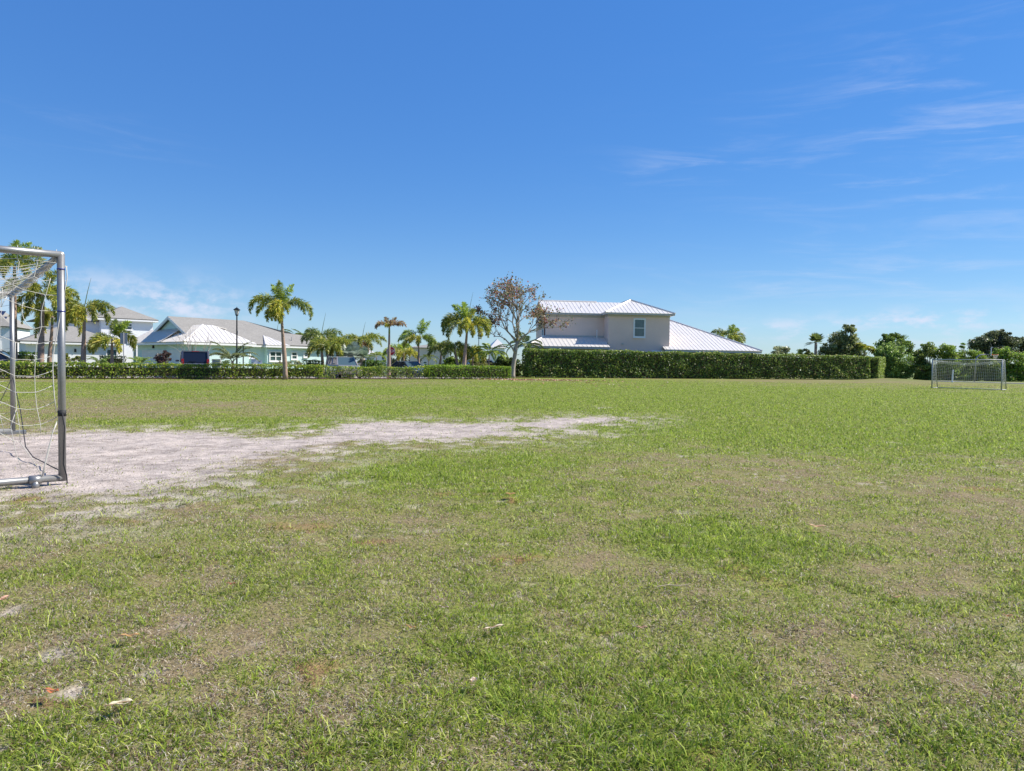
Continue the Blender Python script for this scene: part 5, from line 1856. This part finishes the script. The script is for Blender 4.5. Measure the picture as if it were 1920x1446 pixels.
    bm.loft([[(f + .02 + dx, y * hw * .80, z) for y, z in ((-1, .34), (1, .34), (1, .50), (-1, .50))] for dx in (-.16, .02)])
    bm.build('front_bumper', paint, root)
    rb = MB()
    rb.loft([[(r - .03 + dx, y * hw * .90, z) for y, z in ((-1, .38), (1, .38), (1, .58), (-1, .58))] for dx in (-.02, .16)])
    rb.build('rear_bumper', M_RUBBERTRIM if kind == 'suv' else paint, root)
    MB().box((r - .055, 0, .72), (.02, .32, .16)).build('number_plate', M_PLATE, root)
    if kind == 'van':
        MB().bar((rbx - .03, -.05, S['belt'] + .10), (rbx + .0, .42, S['belt'] + .06), .03, .02).build('rear_wiper', M_RUBBERTRIM, root)
        br = MB()
        br.box((rrx - .02, 0, zt + .0), (.05, .5, .035))
        br.build('brake_light', M_TAIL, root)
    return root


def at_ground(px, Y):
    return (X_at(px, Y), Y, .012)


GC = 'vehicles parked behind the low hedge'
car('parked_van', 'dark grey van seen from behind with a wide dark rear window', 'van', at_ground(363, 50.9), R(118), M_VAN, 'van', GC)
car('parked_suv', 'grey-brown SUV facing the field with its windscreen above the hedge', 'car', at_ground(645, 55.3), R(-60), M_SUV, 'suv', GC)
car('parked_sedan', 'dark blue sedan facing the field right of the stop sign', 'car', at_ground(768, 61.0), R(-50), M_SEDAN, 'sedan', GC)
car('parked_suv', 'white car half hidden by shrubs near the tall hedge end', 'car', at_ground(913, 76.5), R(15), M_WCAR, 'suv', GC)
car('parked_suv', 'black car behind the low hedge, seen through the net of the near goal', 'car', at_ground(-6, 45.3), R(24), M_BCAR, 'suv', GC)


# ------------------------------------------------------------------ lamps, signs, boxes
def street_lamp(label, px, Y, top_py):
    root = thing('street_lamp', label, 'street lamp', (X_at(px, Y), Y, 0), group='black street lamps')
    H = Z_at(px, top_py, Y)
    hl = .72
    z0 = H - hl
    p = MB()
    p.tube([(0, 0, 0), (0, 0, .10), (0, 0, .12), (0, 0, .75), (0, 0, .85), (0, 0, 1.0), (0, 0, z0)], [.17, .17, .125, .11, .07, .065, .048], 12)
    p.build('pole', M_LAMPBLACK, root, smooth=False)
    c = MB()
    c.tube([(0, 0, z0 - .02), (0, 0, z0 + .05), (0, 0, z0 + .09)], [.05, .13, .12], 8)
    for k in range(4):
        a = math.pi / 4 + k * math.pi / 2
        c.bar((.105 * math.cos(a), .105 * math.sin(a), z0 + .08), (.20 * math.cos(a), .20 * math.sin(a), z0 + .45), .022, .022)
    c.build('lantern_frame', M_LAMPBLACK, root)
    g = MB()
    g.loft([[(.098 * math.cos(a), .098 * math.sin(a), z0 + .09) for a in [math.pi / 4 + k * math.pi / 2 for k in range(4)]], [(.188 * math.cos(a), .188 * math.sin(a), z0 + .44) for a in [math.pi / 4 + k * math.pi / 2 for k in range(4)]]])
    g.build('lantern_glass', M_LAMPGLASS, root)
    t = MB()
    t.loft([[(r_ * math.cos(a), r_ * math.sin(a), z0 + zz) for a in [math.pi / 4 + k * math.pi / 2 for k in range(4)]] for r_, zz in ((.29, .44), (.29, .47), (.12, .60), (.05, .63))])
    t.tube([(0, 0, z0 + .60), (0, 0, z0 + .66), (0, 0, z0 + .72)], [.045, .03, .008], 8)
    t.build('lantern_cap', M_LAMPBLACK, root)


street_lamp('near black street lamp standing between the van and the lone palm', 444, 53.8, 575)
street_lamp('far black street lamp rising beside the fronds of the big feathery palm', 897, 98, 626)


def text_mesh(name, body, size, m, parent, M):
    cu = bpy.data.curves.new(name + '_outline', 'FONT')
    cu.body = body
    cu.align_x = 'CENTER'
    cu.align_y = 'CENTER'
    cu.size = size
    cu.extrude = .004
    tmp = bpy.data.objects.new('tmp_text', cu)
    COL.objects.link(tmp)
    dg = bpy.context.evaluated_depsgraph_get()
    me = bpy.data.meshes.new_from_object(tmp.evaluated_get(dg))
    bpy.data.objects.remove(tmp)
    me.transform(M)
    me.name = name
    me.materials.clear()
    me.materials.append(m)
    o = bpy.data.objects.new(name, me)
    COL.objects.link(o)
    o.parent = parent
    return o


def stop_sign():
    Y = 60.5
    root = thing('stop_sign', 'red STOP sign partly hidden by a thin palm trunk', 'sign', (X_at(732.5, Y), Y, 0), R(-8))
    zc = Z_at(732.5, 658.5, Y)
    MB().tube([(0, .04, 0), (0, .04, zc + .4)], .035, 8).build('post', M_GALV, root)

    def octa(r, y0, y1, m, nm):
        a = [math.pi / 8 + k * math.pi / 4 for k in range(8)]
        b = MB()
        b.loft([[(r * math.cos(t), y, zc + r * math.sin(t)) for t in a] for y in (y0, y1)])
        return b.build(nm, m, root)
    octa(.415, .003, -.004, M_SIGNWHITE, 'border_plate')
    octa(.385, -.005, -.009, M_RED, 'sign_plate')
    text_mesh('lettering', 'STOP', .34, M_SIGNWHITE, root, Matrix.Translation((0, -.012, zc)) @ Matrix.Rotation(R(90), 4, 'X'))


stop_sign()


def street_sign():
    Y = 50.0
    root = thing('street_sign', 'grey back of a rectangular sign on a pale post behind the short bushy palm', 'sign', (X_at(232, Y), Y, 0), R(12))
    z1, z0 = Z_at(232, 624, Y), Z_at(232, 645, Y)
    MB().tube([(0, 0, 0), (0, 0, z1 + .02)], .035, 8).build('post', M_WHITEMETAL, root)
    b = MB()
    b.loft([[(x, y, z) for x, z in ((-.24, z0 + .04), (-.20, z0), (.20, z0), (.24, z0 + .04), (.24, z1 - .04), (.20, z1), (-.20, z1), (-.24, z1 - .04))] for y in (.04, .046)])
    b.build('sign_plate', M_SIGNGREY, root)


street_sign()


def utility_box():
    Y = 57.0
    root = thing('utility_box', 'grey utility cabinet left of the near street lamp', 'utility box', (X_at(406.5, Y), Y, 0), R(10))
    h = Z_at(406, 674.5, Y)
    b = MB()
    b.box((0, 0, h / 2), (.62, .5, h))
    b.build('cabinet', M_BOXGREY, root)
    t = MB()
    t.box((0, 0, h + .02), (.68, .56, .04))
    t.build('lid', M_BOXGREY, root)
    d = MB()
    d.box((0, -.26, h * .5), (.52, .02, h * .8))
    d.build('door', mat('box_grey_light', (.40, .40, .38), .7), root)


utility_box()


def dark_post():
    Y = 58.0
    root = thing('sign_post', 'thin dark post right of the near street lamp', 'post', (X_at(456, Y), Y, 0))
    h = Z_at(456, 650.5, Y)
    MB().tube([(0, 0, 0), (0, 0, h)], .05, 8).build('pole', M_LAMPBLACK, root)
    MB().tube([(0, 0, h), (0, 0, h + .05), (0, 0, h + .09)], [.065, .06, .02], 8).build('cap', M_LAMPBLACK, root)


dark_post()


def gate_pillar():
    Y = 60.0
    root = thing('gate_pillar', 'white garden pillar with a pyramid top before the aqua house', 'pillar', (X_at(476, Y), Y, 0), R(20))
    h = Z_at(476, 674, Y)
    MB().box((0, 0, h / 2), (.42, .42, h)).build('shaft', M_WHITE, root)
    c = MB()
    c.loft([[(x * k, y * k, z) for x, y in ((-1, -1), (1, -1), (1, 1), (-1, 1))] for k, z in ((.26, h), (.26, h + .05), (.02, h + .26))])
    c.build('cap', M_WHITE, root)
    root2 = thing('garden_wall', 'short white garden wall between the pyramid-topped pillar and the aqua bay', 'wall', (X_at(485, Y), Y + .1, 0), R(20))
    h2 = Z_at(485, 676.5, Y)
    MB().box((0, 0, h2 / 2), (.48, .2, h2)).build('wall_body', M_WHITE, root2)
    MB().box((0, 0, h2 + .02), (.52, .26, .04)).build('coping', M_WHITE, root2)


gate_pillar()


# ------------------------------------------------------------------ near goal
def near_goal():
    g0 = G(117, 905)
    Rp = .037
    A = Vector((g0.x, g0.y, 0))
    H = Z_at(118, 478, A.y)
    # far post: where the second upright stands, on the line that makes the bar level
    B = G(24.5, 813)
    m = (B - A).normalized()
    back = Vector((-m.y, m.x, 0))
    if back.x > 0:
        back = -back
    root = thing('soccer_goal', 'near silver goal with a loose white net standing on the sandy patch', 'goal', A, group='the two goals of the field')
    off = A
    dt, db = 1.1, 2.0
    z = Vector((0, 0, 1))

    def tube(nm, pts, r=Rp, mt=M_GALV, n=14, par=root):
        return MB().tube(pts, r, n).build(nm, mt, par, smooth=True, off=off)
    for Q in (A, B):
        tube('post', [Q + z * .02, Q + z * (H + .005)])
        tube('top_bar', [Q + z * H - m * 0, Q + back * dt + z * H], Rp)
        tube('ground_bar', [Q + z * .055, Q + back * db + z * .055], Rp)
        tube('rear_upright', [Q + back * dt + z * H, Q + back * db + z * .055], Rp * .8)
    tube('crossbar', [A + z * H, B + z * H])
    tube('rear_ground_bar', [A + back * db + z * .055, B + back * db + z * .055], Rp)
    # coupling with a short foot on the near ground bar
    fq = hit(66, 905, A, m)
    s = (fq - A).dot(back)
    cp = A + back * s
    tube('coupling', [cp - back * .055 + z * .055, cp + back * .055 + z * .055], Rp * 1.25)
    tube('foot', [cp + z * .055, cp - z * .05 - m * .03], Rp * 1.0)
    # black tape, blue ties, black cable
    tz = Z_at(117, 775, A.y)
    tube('tape_band', [A + z * (tz - .03), A + z * (tz + .03)], Rp * 1.12, M_BLACK)
    for py in (505, 584):
        zz = Z_at(118, py, A.y)
        tube('cable_tie', [A + z * (zz - .007), A + z * (zz + .007)], Rp * 1.06, M_BLUE)

    def on(px, py, k=0.0):
        return hit(px, py, A + m * k, m)
    # side-net lines read along the side plane of the goal
    H_ = [
        [(-120, 478), (-60, 481), (0, 485), (33, 485), (71, 489), (88, 491), (106, 493), (126, 500)],
        [(-130, 480), (-60, 498), (0, 521), (24, 535), (46, 544), (86, 553), (103, 554), (121, 553.5)],
        [(33, 514), (44, 520), (52, 523), (58, 521), (64, 519), (72, 523), (80, 527), (95, 525), (125, 527)],
        [(-120, 520), (-60, 536), (0, 557), (44, 574), (77, 583), (98, 583), (115, 581.5)],
        [(44, 566), (41, 577), (41, 585), (44, 597), (49, 606), (56, 613), (65, 617), (72, 615), (77, 613), (92, 613), (107, 610)],
        [(-120, 600), (-60, 612), (0, 630), (29, 642), (50, 644.5), (70, 645), (88, 642), (103, 638)],
        [(-120, 632), (-60, 645), (0, 662), (27, 674), (65, 675), (82, 672), (99, 667)],
        [(-120, 664), (-60, 676), (0, 692), (28, 705), (66, 706), (83, 701), (99, 695)],
        [(-120, 700), (-60, 708), (0, 722), (29, 736), (66, 736), (84, 730), (101, 722)],
        [(-120, 730), (-60, 739), (0, 753), (31, 766), (50, 768), (69, 767), (87, 761), (102, 753)],
        [(-120, 758), (-60, 766), (0, 779), (38, 798), (57, 798), (76, 796), (92, 790), (107, 782)],
        [(-120, 800), (-60, 806), (0, 812), (20, 824), (38, 830)],
        [(-120, 770), (-60, 776), (0, 783), (12, 790)],
    ]
    V_ = [
        [(95, 522), (90, 538), (86, 553), (81, 570), (78, 583), (77, 596), (78, 612), (74, 627), (70, 640), (68, 650), (66, 675), (65, 705), (66, 735), (69, 765), (76, 797), (76, 812)],
        [(33, 460), (33, 486), (36, 491), (33, 514), (28, 522), (24.5, 531), (24, 546)],
        [(71, 464), (71, 489), (70, 495), (66, 510), (64, 520), (60, 534)],
        [(106, 468), (105, 490), (109, 496), (126, 501)],
        [(29, 642), (28, 674), (27, 705), (29, 736), (31, 766), (36, 798), (38, 830)],
        [(4, 540), (5, 556), (0, 576), (-8, 600), (-6, 626), (-6, 660), (-6, 690), (-6, 720), (-6, 750), (0, 780), (8, 812)],
        [(13, 556), (7, 566), (2, 576)],
        [(-30, 470), (-33, 505), (-38, 545), (-40, 600), (-40, 660), (-40, 720), (-36, 780), (-30, 830)],
        [(-70, 470), (-72, 500), (-76, 540), (-78, 600), (-78, 660), (-76, 720), (-72, 780), (-66, 830)],
        [(-110, 470), (-112, 510), (-114, 580), (-114, 660), (-112, 740), (-106, 820)],
        [(38, 830), (60, 860), (78, 893)],
        [(31, 766), (20, 800), (30, 850), (40, 880)],
    ]
    E_ = [[(124.5, 500), (126, 520), (124, 532), (121, 546), (117, 566), (114, 585), (110, 606), (107, 627), (103, 645), (100, 665), (99, 690), (100, 717), (102, 745), (105.5, 772)],
          [(107, 790), (100, 807), (95, 825), (90, 845), (84, 870), (78, 895)],
          [(107, 793), (98, 812), (93, 838), (86, 866), (80, 893)]]
    net = MB()
    for k, ln in enumerate(H_ + V_):
        pts = [on(px, py, .02 * math.sin(px * .05 + k)) for px, py in ln]
        net.tube(pts, .0031, 5)
    for ln in E_:
        net.tube([on(px, py, -.03) for px, py in ln], .0048, 6)
    # roof, back and far-side netting, sagging
    W = (B - A).length
    nx = 30
    rows = []
    for j in range(7):
        t = j / 6
        rows.append([A + m * (W * i / nx) + back * (dt * t) + z * (H - .03 - .16 * math.sin(math.pi * t) - .05 * math.sin(math.pi * i / nx) * (1 - abs(2 * t - 1)) + RNG.normal(0, .008)) for i in range(nx + 1)])
    for j in range(1, 16):
        t = j / 16
        rows.append([A + m * (W * i / nx) + back * (dt + (db - dt) * t + .18 * math.sin(math.pi * t) + RNG.normal(0, .01)) + z * (H * (1 - t) + .12 * t + RNG.normal(0, .012)) for i in range(nx + 1)])
    for rw in rows:
        net.tube(rw, .0028, 4)
    for i in range(0, nx + 1):
        net.tube([rw[i] for rw in rows], .0028, 4)
    for j in range(1, 13):
        zz = H * j / 13
        net.tube([B + back * (dt + (db - dt) * (1 - zz / H)) * q + z * (zz - .10 * math.sin(math.pi * q)) + m * .05 * math.sin(7 * q) for q in [k / 6 for k in range(7)]], .0028, 4)
    for j in range(1, 8):
        net.tube([B + back * (dt + (db - dt) * (1 - zq)) * (j / 8) + z * (H * zq - .06) for zq in [k / 6 for k in range(1, 7)]], .0028, 4)
    # net gathered and laced along the crossbar
    for k in range(5):
        pts = []
        for i in range(30):
            t = .02 + .96 * i / 29
            a = i * 1.9 + k * 1.3
            sag = .05 + .10 * math.sin(math.pi * t) + .02 * k
            pts.append(A + m * (W * t) + back * (.05 + .03 * math.cos(a)) + z * (H - sag * .55 + .02 * math.sin(a)))
        net.tube(pts, .0045, 4)
    net.build('net', M_NET, root, smooth=True, off=off)
    # black cables
    cb = MB()
    cb.tube([on(117, 775, -.05), on(121, 800, -.06), on(120, 840, -.055), on(119, 870, -.06), on(125, 892, -.07), on(126, 905, -.07), on(120, 917, -.09), on(110, 920, -.1)], .0065, 6)
    cb.build('black_cord', M_BLACK, root, smooth=True, off=off)
    c2 = MB()
    far_ = B + z * 1.0
    c2.tube([far_, far_.lerp(G(62, 855), .45) - z * .05, G(48, 838, .12), G(62, 857, .05), G(80, 866, .05), G(95, 874, .06), A + z * .12], .0065, 6)
    c2.tube([far_, B - m * .3 + back * .25 + z * .45, B + back * .5 + z * .06], .0065, 6)
    c2.build('black_cord', M_BLACK, root, smooth=True, off=off)
    bp = MB()
    bp.box(B + z * .02 + back * .02, (.42, .16, .05), Matrix((back, m, z)).transposed())
    bp.build('foot_plate', M_GALV, root, off=off)


near_goal()


# ------------------------------------------------------------------ far goal
def far_goal():
    A, C = Vector((30.7, 49.9, 0)), Vector((33.5, 46.7, 0))
    A, C = G(1747, 728), Vector((X_at(1877.5, 46.6), 46.6, 0))
    u = (C - A).normalized()
    W = (C - A).length
    back = Vector((-u.y, u.x, 0))
    if back.x < 0:
        back = -back
    H = Z_at(1749, 674.5, A.y)
    root = thing('soccer_goal', 'far white goal with a full net in front of the bushes', 'goal', A, group='the two goals of the field')
    off = A
    z = Vector((0, 0, 1))
    dt, db = .55, 1.3
    r = .042

    def tube(nm, pts, rr=r):
        return MB().tube(pts, rr, 10).build(nm, M_WHITEMETAL, root, smooth=True, off=off)
    for Q in (A, C):
        tube('post', [Q - z * .02, Q + z * H])
        tube('rear_leg', [Q + back * dt + z * (H - .02), Q + back * db + z * .02], r * .8)
        tube('top_bar', [Q + z * H, Q + back * dt + z * (H - .02)], r * .8)
        tube('ground_bar', [Q + z * .03, Q + back * db + z * .03], r * .7)
    tube('crossbar', [A + z * H, C + z * H])
    tube('rear_ground_bar', [A + back * db + z * .03, C + back * db + z * .03], r * .7)
    net = MB()
    nx = 32
    rows = []
    for j in range(5):
        t = j / 4
        rows.append([A + u * W * i / nx + back * dt * t + z * (H - .02 - .10 * math.sin(math.pi * t) * 1 - .20 * math.sin(math.pi * i / nx) * t) for i in range(nx + 1)])
    nz = 14
    for j in range(1, nz + 1):
        t = j / nz
        zz = H - (H - .48) * t
        rows.append([A + u * W * i / nx + back * (dt + (db - dt) * (1 - zz / H) + .25 * math.sin(math.pi * i / nx) * math.sin(math.pi * min(1, t * .8))) + z * (zz - .20 * math.sin(math.pi * i / nx) * (1 - t)) for i in range(nx + 1)])
    cr = .0062
    for rw in rows:
        net.tube(rw, cr, 4)
    for i in range(nx + 1):
        net.tube([rw[i] for rw in rows], cr, 4)
    for k in range(4):
        net.tube([A + u * W * t + back * (.06 + .02 * k) + z * (H - .04 - .05 * k - .20 * math.sin(math.pi * t)) for t in [i / 14 for i in range(15)]], .010, 4)
    for Q in (A, C):
        for j in range(1, 15):
            zz = H - (H - .35) * j / 15
            net.tube([Q + z * zz, Q + back * (dt + (db - dt) * (1 - zz / H)) + z * (zz - .05)], cr, 4)
        for j in range(1, 7):
            net.tube([Q + back * (dt * j / 7) + z * H, Q + back * ((dt + (db - dt) * .85) * j / 7) + z * .32], cr, 4)
    net.build('net', M_NET, root, off=off)


far_goal()


# ------------------------------------------------------------------ basketball hoop and white post
def hoop():
    Y = 78.0
    root = thing('basketball_hoop', 'basketball hoop with an orange rim and white backboard seen edge-on behind the far goal', 'basketball hoop', (X_at(1827, Y), Y, 0))
    off = Vector(root.location)
    q = [P(px, py, Y) for px, py in ((1829, 690), (1829.5, 677), (1831, 671), (1834, 667.5), (1839, 665.5), (1848, 665), (1857, 664.8))]
    base = Vector((off.x, Y, 0))
    MB().tube([base] + q, .075, 10).build('pole', M_GALV, root, smooth=True, off=off)
    p = P(1858.5, 660, Y)
    b = MB()
    bz0, bz1 = Z_at(1858, 668, Y), Z_at(1858, 651, Y)
    M = Matrix.Rotation(R(-34), 3, 'Z')
    b.box((p.x, p.y, (bz0 + bz1) / 2), (.06, 1.55, bz1 - bz0), M)
    b.build('backboard', M_WHITE, root, off=off)
    rc = P(1866.5, 665, Y)
    rr = .27
    rim = MB()
    rim.tube([(rc.x + rr * math.cos(6.2832 * k / 20), rc.y + rr * math.sin(6.2832 * k / 20), rc.z) for k in range(21)], .022, 6)
    rim.bar((p.x + .03, p.y, rc.z - .02), (rc.x - rr, rc.y, rc.z), .14, .10)
    rim.build('rim', M_ORANGE, root, off=off)
    n = MB()
    for k in range(12):
        a = 6.2832 * k / 12
        for s in (-1, 1):
            n.tube([(rc.x + rr * math.cos(a), rc.y + rr * math.sin(a), rc.z), (rc.x + rr * .7 * math.cos(a + s * .26), rc.y + rr * .7 * math.sin(a + s * .26), rc.z - .22), (rc.x + rr * .5 * math.cos(a + s * .5), rc.y + rr * .5 * math.sin(a + s * .5), rc.z - .45)], .012, 4)
    n.build('net', M_NET, root, off=off)


hoop()


def white_post():
    Y = 74.0
    root = thing('white_post', 'short leaning white post seen through the net of the far goal', 'post', (X_at(1785.5, Y), Y, 0))
    off = Vector(root.location)
    a, b = Vector((off.x, Y, 0)), P(1787, 693.5, Y)
    MB().tube([a, a.lerp(b, .97), b], [.075, .075, .05], 10).build('shaft', M_WHITE, root, off=off)
    MB().tube([a, a + Vector((0, 0, .06))], .14, 10).build('base_flange', M_WHITE, root, off=off)


white_post()


# ------------------------------------------------------------------ fallen leaves and twigs on the near grass
def dry_leaf(label, px, py, length, width, deg, col, curl=.25, name='fallen_leaf', lift=.048):
    c = G(px, py)
    gz = float(ground_z(np.array([c.x]), np.array([c.y]))[0])
    root = thing(name, label, 'leaf', (c.x, c.y, gz + lift), R(deg), 'fallen leaves on the near grass')
    n = 10
    Q = []
    for i in range(n):
        for s in (-1, 1):
            def pt(t, k):
                w = width / 2 * (math.sin(math.pi * min(1, t * .96 + .04)) ** .7) * k
                x = (t - .5) * length
                return (x, w * s, curl * length * (.35 * (2 * t - 1) ** 2) + abs(w) * .35 + .004 * math.sin(9 * t + s))
            Q.append([pt(i / n, 0), pt(i / n, 1), pt((i + 1) / n, 1), pt((i + 1) / n, 0)])
    Q = np.array(Q)
    cc = np.array(col) * RNG.uniform(.85, 1.15, (len(Q), 1))
    fast_mesh('blade', Q, 4, cc, M_DRYLEAF, root)
    MB().tube([(-length * .5 - length * .18, 0, .004 + curl * length * .3), (-length * .5, 0, curl * length * .35), (0, 0, .004), (length * .46, 0, curl * length * .3)], [.0016, .0022, .002, .0008], 5).build('midrib', mat('leaf_stalk', (.30, .19, .10), .7), root)
    return root


dry_leaf('long pale buff leaf, flat on the nearest grass', 928, 1195, .115, .022, 32, (.62, .52, .38), .05)
dry_leaf('large tan curled leaf alone on the dry grass', 1534, 995, .135, .05, -8, (.58, .36, .22), .25)
dry_leaf('small orange-brown pointed leaf in thick grass near the pale buff leaf', 771, 1197, .06, .015, -25, (.55, .32, .10), .2)
dry_leaf('golden brown leaf lying by the bare patch beside straw', 245, 1209, .085, .028, 10, (.48, .28, .11), .15)
dry_leaf('pale beige rounded leaf, half sunk in the grass', 888, 1296, .035, .028, 60, (.70, .55, .42), .1)
dry_leaf('small peach leaf upright in the close grass', 1602, 1327, .04, .026, 75, (.70, .45, .28), .4)
dry_leaf('narrow reddish leaf beside a rust-coloured spot', 1684, 1130, .055, .013, 20, (.55, .25, .17), .1)
dry_leaf('pink-tan leaf on the sandy spot at the picture edge', 6, 1138, .07, .04, 70, (.68, .40, .28), .5)
dry_leaf('orange leaf heap on the brown spot in mid grass', 958, 938, .10, .05, 5, (.50, .29, .11), .2)
dry_leaf('wide pale straw leaf in the lower grass, left of the middle', 228, 1346, .08, .04, 30, (.62, .54, .36), .05)
dry_leaf('rust-red leaf on the sandy spot near the bottom', 98, 1320, .06, .03, -10, (.45, .15, .06), .3)
dry_leaf('dull brown leaf right of the pale buff leaf', 1205, 1190, .055, .022, 5, (.42, .26, .18), .15)
dry_leaf('little dark red leaf on dry grass near the middle', 434, 1107, .05, .018, 0, (.34, .10, .06), .2)
dry_leaf('grey-brown thin leaf above the orange-brown pointed leaf', 833, 1159, .06, .012, -12, (.45, .38, .30), .1)
dry_leaf('little brown leaf near the right edge beside dark grass', 1890, 1174, .05, .022, -10, (.36, .17, .06), .3)


def twig():
    c = G(1262, 1109)
    root = thing('twig', 'thin straw-coloured twig lying flat in the grass', 'twig', (c.x, c.y, .03), R(4))
    MB().tube([(-.10, 0, 0), (-.03, .006, .008), (.04, -.004, .006), (.11, .004, .014)], [.003, .0035, .003, .0015], 6).build('stick', mat('straw', (.52, .42, .27), .8), root)
    MB().tube([(-.03, .006, .008), (.0, .03, .016)], [.002, .001], 5).build('side_shoot', MATS['straw'], root)


twig()


def leaf_litter():
    n = 900
    c0 = G(1010, 713)
    x = c0.x + RNG.normal(0, 2.6, n)
    y = c0.y + RNG.normal(-.5, 1.1, n)
    far = RNG.uniform(0, 1, n) < .10
    x[far] += RNG.uniform(0, 8, far.sum())
    y[far] -= RNG.uniform(0, 14, far.sum())
    p = np.stack([x, y, np.full(n, .05)], 1)
    nrm = unit(rand_dirs(n) * .6 + np.array((0, 0, 1.0)))
    o = fast_mesh('leaf_litter', leaf_quads(p, nrm, .15, .7), 4, mixcols(n, [(.24, .12, .07, 3), (.33, .20, .11, 2), (.14, .07, .05, 2), (.34, .29, .2, 1)]), M_DRYLEAF)
    tag(o, 'brown fallen leaves scattered under the nearly bare tree', 'leaf litter', kind='stuff')


leaf_litter()


def distant_trees():
    Q, C = [], []
    for px in range(-260, 960, 12):
        Y = 150 + RNG.uniform(-8, 8)
        top = 668 + RNG.uniform(-4, 4) + (px - 960) * .004
        c = P(px, 684, Y)
        h = Z_at(px, top, Y)
        q, col, _ = clump_cloud((c.x, c.y, h * .5), (2.2, 1.6, h * .55), 420, .42, OAK, 8)
        Q.append(q)
        C.append(col)
    o = fast_mesh('distant_treeline', np.concatenate(Q), 4, np.concatenate(C), M_LEAF)
    tag(o, 'low far line of dark trees beyond the houses', 'treeline', kind='stuff')


distant_trees()
